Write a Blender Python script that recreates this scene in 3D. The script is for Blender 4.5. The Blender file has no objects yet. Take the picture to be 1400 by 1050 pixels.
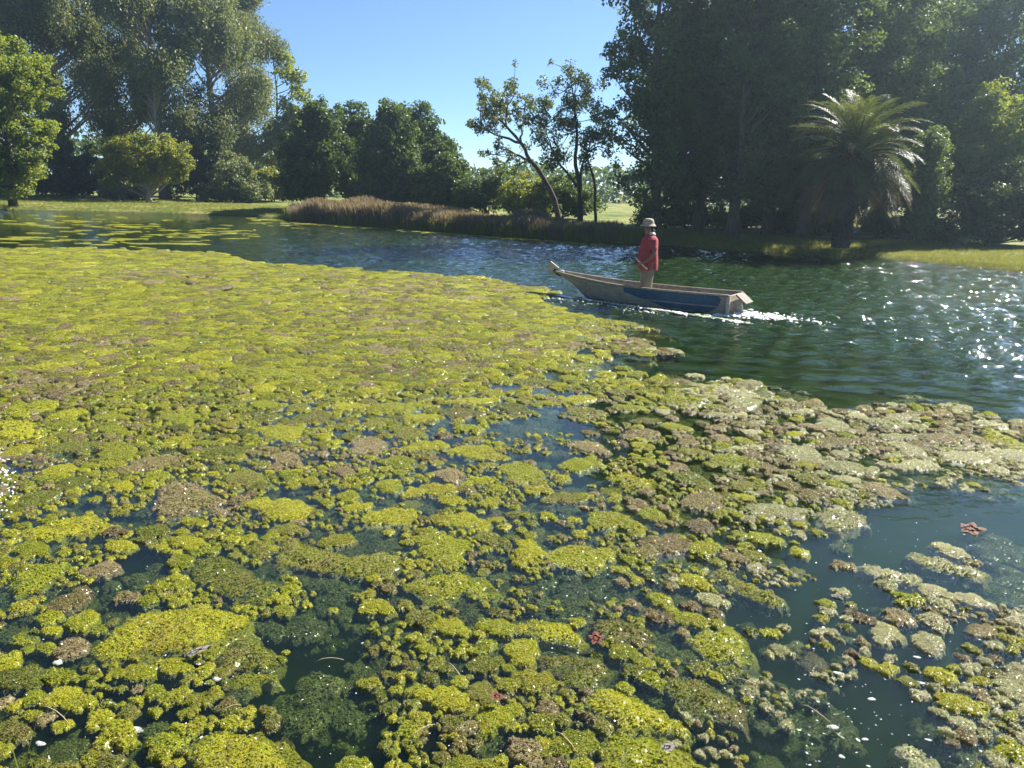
import bpy, math, random
import numpy as np
from mathutils import Vector, Matrix

sc = bpy.context.scene
R = math.radians
rng = np.random.default_rng(7)

# ------------------------------------------------------------------ camera
F, CAM_H, HOR_Y, ROLL = 1052.0, 2.4, 260.0, 1.5
PITCH = math.atan((525 - HOR_Y) / F)
cam_m = Matrix.Rotation(math.pi / 2 - PITCH, 3, 'X') @ Matrix.Rotation(R(ROLL), 3, 'Z')
cam_d = bpy.data.cameras.new('camera')
cam_d.sensor_width = 36; cam_d.lens = F / 1400 * 36; cam_d.clip_end = 5000; cam_d.clip_start = 0.05
cam = bpy.data.objects.new('camera', cam_d)
cam.matrix_world = Matrix.Translation((0, 0, CAM_H)) @ cam_m.to_4x4()
sc.collection.objects.link(cam); sc.camera = cam

# ------------------------------------------------------------------ sky, sun, exposure
SUN_AZ, SUN_EL = 52.0, 43.0          # azimuth to the right of the view axis (+Y)
world = bpy.data.worlds.new('World'); sc.world = world; world.use_nodes = True
wn = world.node_tree.nodes; wl = world.node_tree.links
sky = wn.new('ShaderNodeTexSky'); sky.sky_type = 'NISHITA'; sky.sun_disc = False
sky.sun_elevation = R(SUN_EL); sky.sun_rotation = R(SUN_AZ)
sky.air_density = 1.0; sky.dust_density = 0.0; sky.ozone_density = 6.0; sky.altitude = 2500
bg = wn['Background']; bg.inputs['Strength'].default_value = 0.05
wl.new(sky.outputs[0], bg.inputs['Color'])
sun_d = bpy.data.lights.new('sun', 'SUN'); sun_d.energy = 5.0; sun_d.angle = R(0.53); sun_d.color = (1, .95, .86)
sun = bpy.data.objects.new('sun', sun_d); sc.collection.objects.link(sun)
sun_dir = Vector((math.sin(R(SUN_AZ)) * math.cos(R(SUN_EL)), math.cos(R(SUN_AZ)) * math.cos(R(SUN_EL)), math.sin(R(SUN_EL))))
sun.rotation_euler = sun_dir.to_track_quat('Z', 'Y').to_euler()
sun.location = sun_dir * 200
vs = sc.view_settings
vs.view_transform = 'Standard'; vs.look = 'None'; vs.exposure = 1.85; vs.gamma = 1.0; vs.use_curve_mapping = False
cy = sc.cycles
cy.use_denoising = True; cy.max_bounces = 8; cy.diffuse_bounces = 3; cy.glossy_bounces = 3
cy.transmission_bounces = 3; cy.transparent_max_bounces = 12; cy.volume_bounces = 0
cy.caustics_reflective = False; cy.caustics_refractive = False; cy.sample_clamp_indirect = 6

# ------------------------------------------------------------------ pixel helpers (photo is 1400 x 1050)
CM = np.array(cam_m); CC = np.array([0, 0, CAM_H])
def ray(x, y): return CM @ np.array([(x - 700) / F, -(y - 525) / F, -1.0])
def gp(x, y, z=0.0):                       # point on the plane z
    d = ray(x, y); return CC + d * ((z - CAM_H) / d[2])
def dp(x, y, depth):                       # point at a given depth along +Y
    d = ray(x, y); return CC + d * (depth / d[1])
def proj(P):                               # (N,3) -> (N,2)
    q = (np.atleast_2d(P) - CC) @ CM
    return np.stack([700 + F * q[:, 0] / -q[:, 2], 525 - F * q[:, 1] / -q[:, 2]], 1)

# ------------------------------------------------------------------ object helpers
COL = sc.collection
def tag(o, label=None, cat=None, group=None, kind=None):
    if label: o['label'] = label
    if cat: o['category'] = cat
    if group: o['group'] = group
    if kind: o['kind'] = kind
    return o
def mesh_np(name, v, f, smooth=True):
    v = np.ascontiguousarray(v, dtype=np.float32); f = np.ascontiguousarray(f, dtype=np.int32)
    me = bpy.data.meshes.new(name)
    n, k = f.shape
    me.vertices.add(len(v)); me.vertices.foreach_set('co', v.ravel())
    me.loops.add(n * k); me.loops.foreach_set('vertex_index', f.ravel())
    me.polygons.add(n); me.polygons.foreach_set('loop_start', np.arange(0, n * k, k, dtype=np.int32))
    me.polygons.foreach_set('use_smooth', np.broadcast_to(np.asarray(smooth, dtype=bool), (n,)).copy())
    me.update(calc_edges=True)
    return me
def put(name, me, mat=None, parent=None, loc=(0, 0, 0), link=True):
    o = bpy.data.objects.new(name, me)
    if mat is not None and me is not None and len(me.materials) == 0: me.materials.append(mat)
    if link: COL.objects.link(o)
    o.location = loc
    if parent is not None: o.parent = parent
    return o
def empty(name, loc=(0, 0, 0), rz=0.0):
    o = bpy.data.objects.new(name, None); COL.objects.link(o)
    o.location = loc; o.rotation_euler = (0, 0, rz); o.empty_display_size = .2
    return o
def copy_tree(root, loc, rz, scale):
    r = root.copy(); COL.objects.link(r); r.location = loc; r.rotation_euler = (0, 0, rz); r.scale = scale
    for ch in root.children:
        c = ch.copy(); COL.objects.link(c); c.parent = r
        for g in ch.children:
            d = g.copy(); COL.objects.link(d); d.parent = c
    return r
class MB:                                   # collects quads
    def __init__(s): s.v = []; s.f = []; s.n = 0
    def add(s, v, f):
        v = np.asarray(v, float).reshape(-1, 3); f = np.asarray(f, int)
        s.v.append(v); s.f.append(f + s.n); s.n += len(v)
    def tube(s, pts, rad, k=6, cap=True):
        pts = np.asarray(pts, float); n = len(pts)
        rad = np.broadcast_to(np.asarray(rad, float), (n,))
        t = np.gradient(pts, axis=0); t /= np.linalg.norm(t, axis=1)[:, None] + 1e-9
        ref = np.array([0, 0, 1.]) if abs(t[0, 2]) < .9 else np.array([1., 0, 0])
        a = np.cross(t, ref); a /= np.linalg.norm(a, axis=1)[:, None] + 1e-9
        b = np.cross(t, a)
        th = np.arange(k) * 2 * math.pi / k
        ring = pts[:, None] + rad[:, None, None] * (a[:, None] * np.cos(th)[None, :, None] + b[:, None] * np.sin(th)[None, :, None])
        v = ring.reshape(-1, 3)
        i, j = np.meshgrid(np.arange(n - 1), np.arange(k), indexing='ij')
        j2 = (j + 1) % k
        f = np.stack([i * k + j, i * k + j2, (i + 1) * k + j2, (i + 1) * k + j], -1).reshape(-1, 4)
        if cap:
            v = np.vstack([v, pts[0], pts[-1]]); m = n * k
            js = np.arange(0, k, 2)
            f = np.vstack([f, np.stack([np.full(len(js), m), (js + 2) % k, (js + 1) % k, js], 1),
                           np.stack([np.full(len(js), m + 1), (n - 1) * k + js, (n - 1) * k + (js + 1) % k, (n - 1) * k + (js + 2) % k], 1)])
        s.add(v, f)
    def box(s, c, size, rot=None):
        q = np.array([[x, y, z] for x in (-.5, .5) for y in (-.5, .5) for z in (-.5, .5)]) * np.asarray(size)
        if rot is not None: q = q @ np.asarray(rot).T
        s.add(q + np.asarray(c), [[0, 1, 3, 2], [4, 6, 7, 5], [0, 4, 5, 1], [2, 3, 7, 6], [0, 2, 6, 4], [1, 5, 7, 3]])
    def mesh(s, name, smooth=True): return mesh_np(name, np.vstack(s.v), np.vstack(s.f), smooth)

def vnoise(p, seed=0):                      # value noise, p (N,d) d=2 or 3 -> 0..1
    p = np.asarray(p, float); i = np.floor(p).astype(np.int64); f = p - i; f = f * f * (3 - 2 * f)
    d = p.shape[1]; out = 0
    for c in range(1 << d):
        w = 1.0; h = np.full(len(p), seed * 7919 + 13, dtype=np.int64)
        for k in range(d):
            b = (c >> k) & 1
            w = w * (f[:, k] if b else 1 - f[:, k])
            h = (h * 374761393 + (i[:, k] + b) * 668265263 * (k * 2 + 1)) & 0x7fffffff
            h = (h ^ (h >> 13)) * 1274126177 & 0x7fffffff
        h = h ^ (h >> 16)
        out = out + w * ((h & 0xffff) / 65535.0)
    return out
def fbm(p, oct=3, seed=0):
    p = np.asarray(p, float); s = 0; a = .5; n = 0
    for k in range(oct): s = s + a * vnoise(p * 2 ** k, seed + k); n += a; a *= .5
    return s / n
def worley(p, seed=0):                      # 2-D F1 distance (cell size 1)
    p = np.asarray(p, float); i = np.floor(p).astype(np.int64); best = np.full(len(p), 9.)
    for dx in (-1, 0, 1):
        for dy in (-1, 0, 1):
            ci = i + (dx, dy)
            h = (ci[:, 0] * 73856093 ^ ci[:, 1] * 19349663 ^ (seed * 83492791 + 91)) & 0x7fffffff
            h = (h * 1274126177) & 0x7fffffff; h ^= h >> 15; h = (h * 668265263) & 0x7fffffff; h ^= h >> 13
            q = ci + np.stack([(h & 1023) / 1023., ((h >> 10) & 1023) / 1023.], 1)
            best = np.minimum(best, np.hypot(*(p - q).T))
    return best
def in_poly(p, poly):
    x, y = p[:, 0], p[:, 1]; ins = np.zeros(len(p), bool); n = len(poly)
    for a in range(n):
        x1, y1 = poly[a]; x2, y2 = poly[(a + 1) % n]
        c = (y1 > y) != (y2 > y)
        ins ^= c & (x < (x2 - x1) * (y - y1) / (y2 - y1 + 1e-12) + x1)
    return ins
def poly_dist(p, poly, closed=True):
    best = np.full(len(p), 1e9); n = len(poly)
    for a in range(n if closed else n - 1):
        A = np.asarray(poly[a], float); B = np.asarray(poly[(a + 1) % n], float); d = B - A
        t = np.clip(((p - A) @ d) / (d @ d + 1e-12), 0, 1)
        best = np.minimum(best, np.linalg.norm(p - A - t[:, None] * d, axis=1))
    return best
def smooth(x, a, b):
    t = np.clip((x - a) / (b - a), 0, 1); return t * t * (3 - 2 * t)

# ------------------------------------------------------------------ materials
class NT:
    def __init__(s, name):
        s.m = bpy.data.materials.new(name); s.m.use_nodes = True
        s.t = s.m.node_tree; s.t.nodes.clear(); s.out = s.t.nodes.new('ShaderNodeOutputMaterial')
    def n(s, typ, ins=None, **kw):
        nd = s.t.nodes.new('ShaderNode' + typ)
        for k, v in kw.items(): setattr(nd, k, v)
        for k, v in (ins or {}).items():
            if hasattr(v, 'is_linked') or isinstance(v, bpy.types.NodeSocket): s.t.links.new(v, nd.inputs[k])
            else: nd.inputs[k].default_value = v
        return nd
    def l(s, a, b): s.t.links.new(a, b)
    def ramp(s, fac, stops):
        nd = s.t.nodes.new('ShaderNodeValToRGB'); s.l(fac, nd.inputs[0]); e = nd.color_ramp.elements
        while len(e) < len(stops): e.new(.5)
        for q, (pos, c) in zip(e, stops): q.position = pos; q.color = (*c, 1) if len(c) == 3 else c
        return nd.outputs[0]
    def noise(s, vec, scale, detail=3, rough=.55):
        return s.n('TexNoise', {'Vector': vec, 'Scale': scale, 'Detail': detail, 'Roughness': rough}).outputs[0]
    def pos(s): return s.n('NewGeometry').outputs['Position']
    def obj(s): return s.n('TexCoord').outputs['Object']
    def mix(s, fac, a, b):
        nd = s.n('Mix', data_type='RGBA')
        for k, v in ((0, fac), (6, a), (7, b)):
            if isinstance(v, bpy.types.NodeSocket): s.l(v, nd.inputs[k])
            else: nd.inputs[k].default_value = v if k == 0 else (*v, 1)
        return nd.outputs[2]
    def math(s, op, a, b=0.0):
        nd = s.n('Math', operation=op)
        for k, v in ((0, a), (1, b)):
            if isinstance(v, bpy.types.NodeSocket): s.l(v, nd.inputs[k])
            else: nd.inputs[k].default_value = v
        return nd.outputs[0]
    def bump(s, h, dist=.01, strength=1.0):
        return s.n('Bump', {'Height': h, 'Distance': dist, 'Strength': strength}).outputs[0]
    def principled(s, color, rough=.6, normal=None, spec=.5, **kw):
        nd = s.n('BsdfPrincipled')
        for k, v in (('Base Color', color), ('Roughness', rough), ('Specular IOR Level', spec)):
            if isinstance(v, bpy.types.NodeSocket): s.l(v, nd.inputs[k])
            else: nd.inputs[k].default_value = (*v, 1) if k == 'Base Color' else v
        for k, v in kw.items(): nd.inputs[k].default_value = v
        if normal is not None: s.l(normal, nd.inputs['Normal'])
        return nd.outputs[0]
    def done(s, shader): s.l(shader, s.out.inputs[0]); return s.m

def mat_plain(name, c, rough=.6, var=.25, scale=6., bump=.004, spec=.4, world=False):
    t = NT(name); p = t.pos() if world else t.obj()
    n = t.noise(p, scale, 4)
    col = t.ramp(n, [(.25, tuple(x * (1 - var) for x in c)), (.75, tuple(min(1, x * (1 + var)) for x in c))])
    return t.done(t.principled(col, rough, t.bump(t.noise(p, scale * 6, 3), bump), spec))
def mat_leaf(name, dark, light, trans=.4, scale=.8, gloss=.25, rough=.45):
    t = NT(name); p = t.pos()
    rnd = t.n('NewGeometry').outputs['Random Per Island']
    f = t.math('ADD', t.math('MULTIPLY', t.noise(p, scale, 2), .75), t.math('MULTIPLY', rnd, .35))
    col = t.ramp(f, [(.25, dark), (.8, light)])
    d = t.principled(col, rough, None, gloss)
    warm = t.mix(.45, col, tuple(min(1, a * b) for a, b in zip(light, (2.0, 1.7, .6))))
    tr = t.n('BsdfTranslucent', {'Color': warm}).outputs[0]
    return t.done(t.n('MixShader', {0: trans, 1: d, 2: tr}).outputs[0])
def mat_bark(name, a, b):
    t = NT(name); p = t.obj()
    mp = t.n('Mapping', {'Vector': p, 'Scale': (4, 4, .8)}).outputs[0]
    n = t.noise(mp, 3, 5, .7)
    return t.done(t.principled(t.ramp(n, [(.3, a), (.7, b)]), .9, t.bump(n, .03), .2))
def mat_algae(name, stops, patch, rough=.34, spec=.9, trans=.46):
    t = NT(name); p = t.pos()
    rnd = t.n('ObjectInfo').outputs['Random']
    big = t.noise(p, 2.3, 3, .6); mid = t.noise(p, 17., 3, .65); fine = t.noise(p, 80., 4, .8)
    f = t.math('ADD', t.math('MULTIPLY', rnd, .28), t.math('ADD', t.math('MULTIPLY', mid, .40), t.math('MULTIPLY', fine, .62)))
    col = t.ramp(t.math('SUBTRACT', f, .12), stops)
    pm = t.ramp(t.math('ADD', t.math('MULTIPLY', big, .6), t.math('MULTIPLY', mid, .45)), [(.50, (0, 0, 0)), (.66, (1, 1, 1))])
    col = t.mix(t.math('MULTIPLY', pm, .75), col, patch)
    vor = t.n('TexVoronoi', {'Vector': p, 'Scale': 95.}, feature='F1')
    h = t.math('ADD', t.math('MULTIPLY', vor.outputs[0], -.5), t.math('MULTIPLY', t.noise(p, 55., 4, .8), 2.2))
    nr = t.bump(h, .016, 1.0)
    d = t.principled(col, rough, nr, spec, **{'Coat Weight': .25, 'Coat Roughness': .2})
    tr = t.n('BsdfTranslucent', {'Color': col, 'Normal': nr}).outputs[0]
    return t.done(t.n('MixShader', {0: trans, 1: d, 2: tr}).outputs[0])

ALGAE = [
    mat_algae('algae_lime', [(.25, (.16, .22, .008)), (.5, (.40, .43, .014)), (.8, (.66, .62, .03))], (.36, .32, .03)),
    mat_algae('algae_olive', [(.25, (.10, .14, .012)), (.5, (.24, .27, .022)), (.8, (.42, .42, .05))], (.30, .22, .08)),
    mat_algae('algae_brown', [(.25, (.11, .085, .035)), (.5, (.31, .245, .105)), (.8, (.56, .46, .24))], (.34, .32, .06)),
    mat_algae('algae_deep', [(.25, (.06, .10, .010)), (.5, (.15, .21, .016)), (.8, (.27, .32, .025))], (.16, .17, .02), rough=.6),
    mat_algae('algae_pale', [(.25, (.27, .28, .10)), (.5, (.54, .54, .25)), (.8, (.78, .75, .46))], (.48, .43, .28), rough=.30),  # bleached tone, with part of the sun glare put into the colour
]

def mat_water():
    t = NT('pond_water'); p = t.pos()
    rip = t.n('Attribute', attribute_name='ripple').outputs['Fac']
    mp = t.n('Mapping', {'Vector': p, 'Scale': (.75, 1.25, 1), 'Rotation': (0, 0, R(12))}).outputs[0]
    n1 = t.noise(mp, 1.6, 2, .5); n2 = t.noise(mp, 5.5, 2, .55); n3 = t.noise(p, 13., 2, .5)
    h = t.math('ADD', t.math('MULTIPLY', n1, .07), t.math('ADD', t.math('MULTIPLY', n2, .085), t.math('MULTIPLY', n3, .018)))
    h = t.math('MULTIPLY', h, rip)
    nr = t.bump(h, 1.0, 1.0)
    fr = t.n('Fresnel', {'IOR': 1.333, 'Normal': nr}).outputs[0]
    gl = t.n('BsdfGlossy', {'Color': (1, 1, 1, 1), 'Roughness': .035, 'Normal': nr}).outputs[0]
    tr = t.n('BsdfTransparent', {'Color': (.93, .97, .93, 1)}).outputs[0]
    t.l(t.n('MixShader', {0: fr, 1: tr, 2: gl}).outputs[0], t.out.inputs[0])
    ab = t.n('VolumeAbsorption', {'Color': (.46, .56, .16, 1), 'Density': 5.5}).outputs[0]
    sv = t.n('VolumeScatter', {'Color': (.45, .80, .40, 1), 'Density': .35, 'Anisotropy': .3}).outputs[0]
    t.l(t.n('AddShader', {0: ab, 1: sv}).outputs[0], t.out.inputs['Volume'])
    return t.m
def mat_ground():
    t = NT('grass_ground'); p = t.pos()
    big = t.noise(p, .35, 4, .6); mid = t.noise(p, 3., 4, .7); fine = t.noise(p, 30., 3, .7)
    f = t.math('ADD', t.math('MULTIPLY', big, .7), t.math('MULTIPLY', mid, .3))
    col = t.ramp(f, [(.36, (.06, .095, .02)), (.5, (.14, .165, .04)), (.64, (.27, .23, .085))])
    z = t.n('SeparateXYZ', {0: p}).outputs[2]
    zz = t.math('ADD', z, t.math('MULTIPLY', mid, .12))
    mud = t.ramp(zz, [(.05, (1, 1, 1)), (.13, (0, 0, 0))])
    col = t.mix(mud, col, (.035, .035, .018))
    return t.done(t.principled(col, .9, t.bump(t.math('ADD', mid, fine), .05), .15))
M = {
    'water': mat_water(), 'ground': mat_ground(),
    'bark': mat_bark('bark_grey', (.05, .042, .033), (.15, .13, .10)),
    'bark_pale': mat_bark('bark_pale', (.16, .13, .10), (.38, .33, .27)),
    'bark_dark': mat_bark('bark_dark', (.025, .022, .018), (.075, .065, .05)),
    'poplar': mat_leaf('leaf_poplar', (.040, .072, .024), (.105, .16, .040), .42),
    'euc': mat_leaf('leaf_eucalyptus', (.058, .085, .034), (.17, .205, .085), .36, .5),
    'plane': mat_leaf('leaf_plane', (.026, .052, .012), (.08, .13, .022), .40),
    'bright': mat_leaf('leaf_bright', (.075, .125, .016), (.20, .25, .036), .5),
    'olive': mat_leaf('leaf_olive', (.075, .11, .018), (.22, .25, .04), .45),
    'mid': mat_leaf('leaf_mid', (.045, .07, .016), (.12, .16, .035), .42),
    'silver': mat_leaf('leaf_silver', (.09, .11, .08), (.20, .22, .15), .3),
    'dark': mat_leaf('leaf_dark', (.022, .038, .016), (.06, .09, .026), .30),
    'palm': mat_leaf('leaf_palm', (.035, .062, .018), (.10, .13, .035), .35, 1.5, .22, .5),
    'palm_dry': mat_leaf('leaf_palm_dry', (.05, .045, .03), (.11, .095, .06), .2, 1.5, .12, .7),
    'reed': mat_leaf('reed_dry', (.10, .085, .062), (.25, .21, .155), .3, 1.2, .1, .8),
    'grass': mat_leaf('grass_blade', (.07, .115, .02), (.22, .235, .06), .4, 1.0),
}

# ------------------------------------------------------------------ pond shore and terrain
SHORE = [(-260, 279), (-120, 283), (0, 287), (100, 289), (207, 291), (300, 294), (380, 298), (405, 302), (470, 308), (560, 314), (650, 321),
         (750, 328), (830, 333), (880, 335), (940, 339), (1000, 343), (1080, 348), (1140, 354), (1190, 352), (1250, 358), (1330, 366), (1400, 373), (1520, 385), (1700, 400)]
shore = [tuple(gp(x, y)[:2]) for x, y in SHORE]
POND = shore + [(30, 12), (16, 3.2), (7, 2.0), (0, 1.85), (-1.6, 2.2), (-4, 2.3), (-12, 3.0), (-40, 8), (-75, 30)]
def lines(*segs):
    out = []
    for a, b, st in segs: out.append(np.arange(a, b, st))
    return np.concatenate(out)
def geo(a, b, n): return np.geomspace(a, b, n)
def ground_z(p):
    p = np.atleast_2d(p)[:, :2]
    d = poly_dist(p, POND); ins = in_poly(p, POND)
    near = smooth(p[:, 1], 6, 2)
    rough = fbm(p * .8, 3, 5) - .5
    out = smooth(d, -.05, .45) * .16 + smooth(d, .3, 5) * (.25 + .1 * rough) + smooth(d, 4, 30) * .35 + near * smooth(d, 0, 1.1) * .55 + .10 * rough * smooth(d, 0, 1)
    inn = -smooth(d, 0, 3.5) * 1.1 - .06 * smooth(d, 0, .2)
    return np.where(ins, inn, out)
gx = np.concatenate([-70 - geo(1, 2500, 26)[::-1], lines((-70, 45, .55)), 45 + geo(1, 2500, 26)])
gy = np.concatenate([-8 - geo(1, 1500, 20)[::-1], lines((-8, 110, .5)), 110 + geo(1, 3500, 30)])
X, Y = np.meshgrid(gx, gy); P2 = np.stack([X.ravel(), Y.ravel()], 1)
Z = ground_z(P2)
nx, ny = len(gx), len(gy)
def grid_faces(nx, ny):
    i, j = np.meshgrid(np.arange(nx - 1), np.arange(ny - 1))
    a = (j * nx + i).ravel(); return np.stack([a, a + 1, a + nx + 1, a + nx], 1)
ground = tag(put('ground', mesh_np('ground', np.column_stack([P2, Z]), grid_faces(nx, ny)), M['ground']), 'grassy banks and dark bed around the pond', kind='structure')

# ------------------------------------------------------------------ boat frame (needed by the wake)
S_n, B_n = gp(995, 431), gp(788, 405)
ax = (B_n - S_n); BL = float(np.linalg.norm(ax)); ax /= BL
away = np.array([-ax[1], ax[0], 0]); away = away if away[1] > 0 else -away
ang = math.atan2(ax[1], ax[0]) + R(4)
ax = np.array([math.cos(ang), math.sin(ang), 0]); lat = np.array([ax[1], -ax[0], 0])   # lat points to +Y? fixed below
if lat[1] < 0: lat = -lat
BO = S_n + lat * .38
def boat_pt(x, y, z): return BO + ax * x + lat * y + np.array([0, 0, z])

# ------------------------------------------------------------------ algae cover map (photo cells of 50 px from y = 350)
COVER = ["9999999999999998000000000000", "9999999999999999950000000000", "9999999999999999765000000000",
         "9999999999999898658887300000", "9999999999998757876787899877", "9999998988887688757888989999",
         "9889767888877878767888742000", "8876766888787878777774100000", "8887788877777777666642111222",
         "8878777887676777776531113333", "7777777766666767777642223367", "6666566665666767676643111299",
         "5655545565656677676532100089", "4555554565566677765421000002"]
CV = np.array([[int(c) for c in r] for r in COVER], float)
TOPPOLY = [(-900, 322), (0, 340), (140, 341), (290, 346), (345, 359), (500, 371), (640, 379), (740, 394), (760, 402), (735, 410), (790, 432), (868, 441), (925, 462), (942, 484),
           (905, 490), (830, 484), (820, 492), (860, 502), (1000, 523), (1125, 545), (1150, 556), (1215, 548), (1290, 549), (1400, 573), (1700, 640), (1700, 1300), (-900, 1300)]
def gate(p, scale, seed):                     # noise spread evenly over 0..1
    return 1 / (1 + np.exp(-(fbm(p * scale, 3, seed) - .5) / .072))
def cover(P):
    uv = proj(P); x, y = uv[:, 0], uv[:, 1]
    cx = np.clip((x - 25) / 50, 0, 26.999); cyy = np.clip((y - 375) / 50, 0, 12.999)
    i = cx.astype(int); j = cyy.astype(int); fx = cx - i; fy = cyy - j
    c = (CV[j, i] * (1 - fx) + CV[j, i + 1] * fx) * (1 - fy) + (CV[j + 1, i] * (1 - fx) + CV[j + 1, i + 1] * fx) * fy
    jit = (fbm(P[:, :2] * 1.7, 3, 77) - .5) * 20 * np.clip((y - 300) / 250, .35, 1.3)
    c = np.where(in_poly(np.stack([x, y + jit], 1), TOPPOLY), c, 0)
    return c / 9.0

# ------------------------------------------------------------------ water
wx = np.concatenate([lines((-130, -26, 4), (-26, -8, .2), (-8, 22, .085), (22, 30, .5)), [30, 60]])
wy = np.concatenate([lines((-2, 8, .25), (8, 32, .085), (32, 58, .2), (58, 120, 4)), [120]])
X, Y = np.meshgrid(wx, wy); WP = np.stack([X.ravel(), Y.ravel()], 1)
rel = WP - BO[:2]
bx = rel @ ax[:2]; by = rel @ lat[:2]            # boat coordinates of the water points
zw = np.zeros(len(WP))
side = np.abs(by)
front = BL + .35
back = np.clip(front - bx, 0, 12)
ridge = .42 + back * .085 + .16 * np.sqrt(back)
amp = .055 * smooth(bx, front, front - .5) * np.exp(-np.clip(back - 3, 0, 20) / 3.5)
rag = fbm(WP * 3, 3, 3) - .5
zw += amp * np.exp(-((side - ridge + .15 * rag) / .13) ** 2) * (1 + rag)
zw += amp * .55 * np.exp(-((side - ridge - .55 + .2 * rag) / .2) ** 2)
stern = smooth(bx, .1, -.3) * np.exp(bx.clip(-9, 0) / 2.0) * np.exp(-(by / (.5 - .15 * bx.clip(-9, 0))) ** 2)
zw += stern * .09 * (fbm(WP * 4, 3, 9) - .45)
dist = np.hypot(WP[:, 0], WP[:, 1])
cov_w = cover(np.column_stack([WP, zw]))
wm = smooth(dist, 8, 14) * smooth(WP[:, 0], -28, -6) * (.45 + .55 * smooth(WP[:, 0], -1, 9)) * (1 - smooth(cov_w, .05, .5)) * smooth(WP[:, 1], 58, 45)
inside_hull = smooth(side, .3, .55) + smooth(bx, BL, BL + .3) + smooth(bx, 0, -.3)
wr = np.random.default_rng(17); wv = np.zeros(len(WP))
for i in range(34):
    lam = .28 * (.85 / .28) ** wr.random(); dr = wr.normal(-1.9, .65); kx = 2 * math.pi / lam
    wv += .0125 * lam / 1.0 * np.sin(kx * (WP[:, 0] * math.cos(dr) + WP[:, 1] * math.sin(dr)) + wr.uniform(0, 6.28)) * (.4 + 1.2 * vnoise(WP * .35 + i * 13.7, i))
zw += wv * wm * .95 * np.clip(inside_hull, 0, 1)
nw = len(WP); nwx, nwy = len(wx), len(wy)
per = np.concatenate([np.arange(nwx), np.arange(1, nwy) * nwx + nwx - 1, (nwy - 1) * nwx + np.arange(nwx - 2, -1, -1), np.arange(nwy - 2, 0, -1) * nwx])
fdens = np.column_stack([WP, zw]); low = fdens[per].copy(); low[:, 2] = -3.0
np_ = len(per); k = np.arange(np_); k2 = (k + 1) % np_
sidef = np.stack([per[k], nw + k, nw + k2, per[k2]], 1)
corner = [0, nwx - 1, nwx + nwy - 2, 2 * nwx + nwy - 3]
wme_v = np.vstack([fdens, low]); wme_f = np.vstack([grid_faces(nwx, nwy), sidef])
wme_f = np.vstack([wme_f, [[nw + corner[3], nw + corner[2], nw + corner[1], nw + corner[0]]]])
wme = mesh_np('water', wme_v, wme_f)
rp = .16 + .30 * smooth(dist, 9, 16) + .30 * smooth(WP[:, 0], 3, 12) * smooth(dist, 9, 18) - .22 * smooth(WP[:, 0], -6, -22)
boatd = np.hypot(np.clip(np.abs(bx - BL / 2) - BL / 2, 0, 99), by)
rp += .28 * np.exp(-boatd / 1.6) * smooth(side, 0, .6)
rp = np.where(dist < 9, np.minimum(rp, .05 + .10 * smooth(dist, 5.5, 9)), rp)
rp = np.clip(rp * (1 - .8 * smooth(cov_w, .1, .8)), .03, 1)
at = wme.attributes.new('ripple', 'FLOAT', 'POINT')
at.data.foreach_set('value', np.concatenate([rp, np.full(np_, .1)]).astype(np.float32))
water = tag(put('water', wme, M['water']), 'dark green rippled pond water', kind='structure')

# ------------------------------------------------------------------ algae clump meshes
def clump_field(q, d, w, hgt, seed, cell):
    """height of a floating clump at points q (metres), d = inward distance to its edge"""
    edge = 1 - np.exp(-np.clip(d, 0, None) / w)
    wob = q + .35 * cell * np.stack([fbm(q / cell * .9, 2, seed), fbm(q / cell * .9 + 31, 2, seed + 3)], 1)
    bub = lambda f: np.sqrt(np.clip(1 - (f / .85) ** 2, 0, 1))
    c1 = bub(worley(wob / cell, seed)); c2 = bub(worley(wob / (cell * .45) + 9, seed + 1)); pat = smooth(fbm(q / (cell * 1.9) + 3, 2, seed + 4), .25, .6)
    big = fbm(q / (cell * 3.2) + 5, 3, seed + 2) - .5
    h = hgt * edge * (.72 + 1.5 * big) + edge * ((c1 - .45) * cell * (.22 + .30 * pat) + (c2 - .4) * cell * .22) + .006 * edge
    return np.where(d > 0, h, d * 1.6) - .012
def fuzz(v, f, size, n, seed, zmin):
    """tiny frond flakes that stand on a clump surface; returns the joined vertices, quads and smooth flags"""
    r_ = np.random.default_rng(seed)
    ok = np.nonzero((v[f][:, :, 2].mean(1) > zmin))[0]
    if len(ok) == 0: return v, f, np.ones(len(f), bool)
    k = r_.choice(ok, n); q = v[f[k]]; a, b = r_.random((2, n, 1))
    p = (q[:, 0] * (1 - a) + q[:, 1] * a) * (1 - b) + (q[:, 3] * (1 - a) + q[:, 2] * a) * b
    fn = np.cross(q[:, 2] - q[:, 0], q[:, 3] - q[:, 1]); fn /= np.linalg.norm(fn, axis=1)[:, None] + 1e-12
    nr = fn * .75 + r_.normal(0, .55, (n, 3)); nr /= np.linalg.norm(nr, axis=1)[:, None]
    t = np.cross(nr, r_.normal(0, 1, (n, 3))); t /= np.linalg.norm(t, axis=1)[:, None] + 1e-9; bt = np.cross(nr, t)
    s = size * r_.uniform(.45, 1.15, n)[:, None]
    p = p + fn * s * r_.uniform(.05, .55, n)[:, None]
    V = np.stack([p - t * s * .6, p - bt * s * .42 + nr * s * .12, p + t * s * .6, p + bt * s * .42 + nr * s * .12], 1).reshape(-1, 3)
    return np.vstack([v, V]), np.vstack([f, len(v) + np.arange(4 * n).reshape(n, 4)]), np.concatenate([np.ones(len(f), bool), np.zeros(n, bool)])
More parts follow.
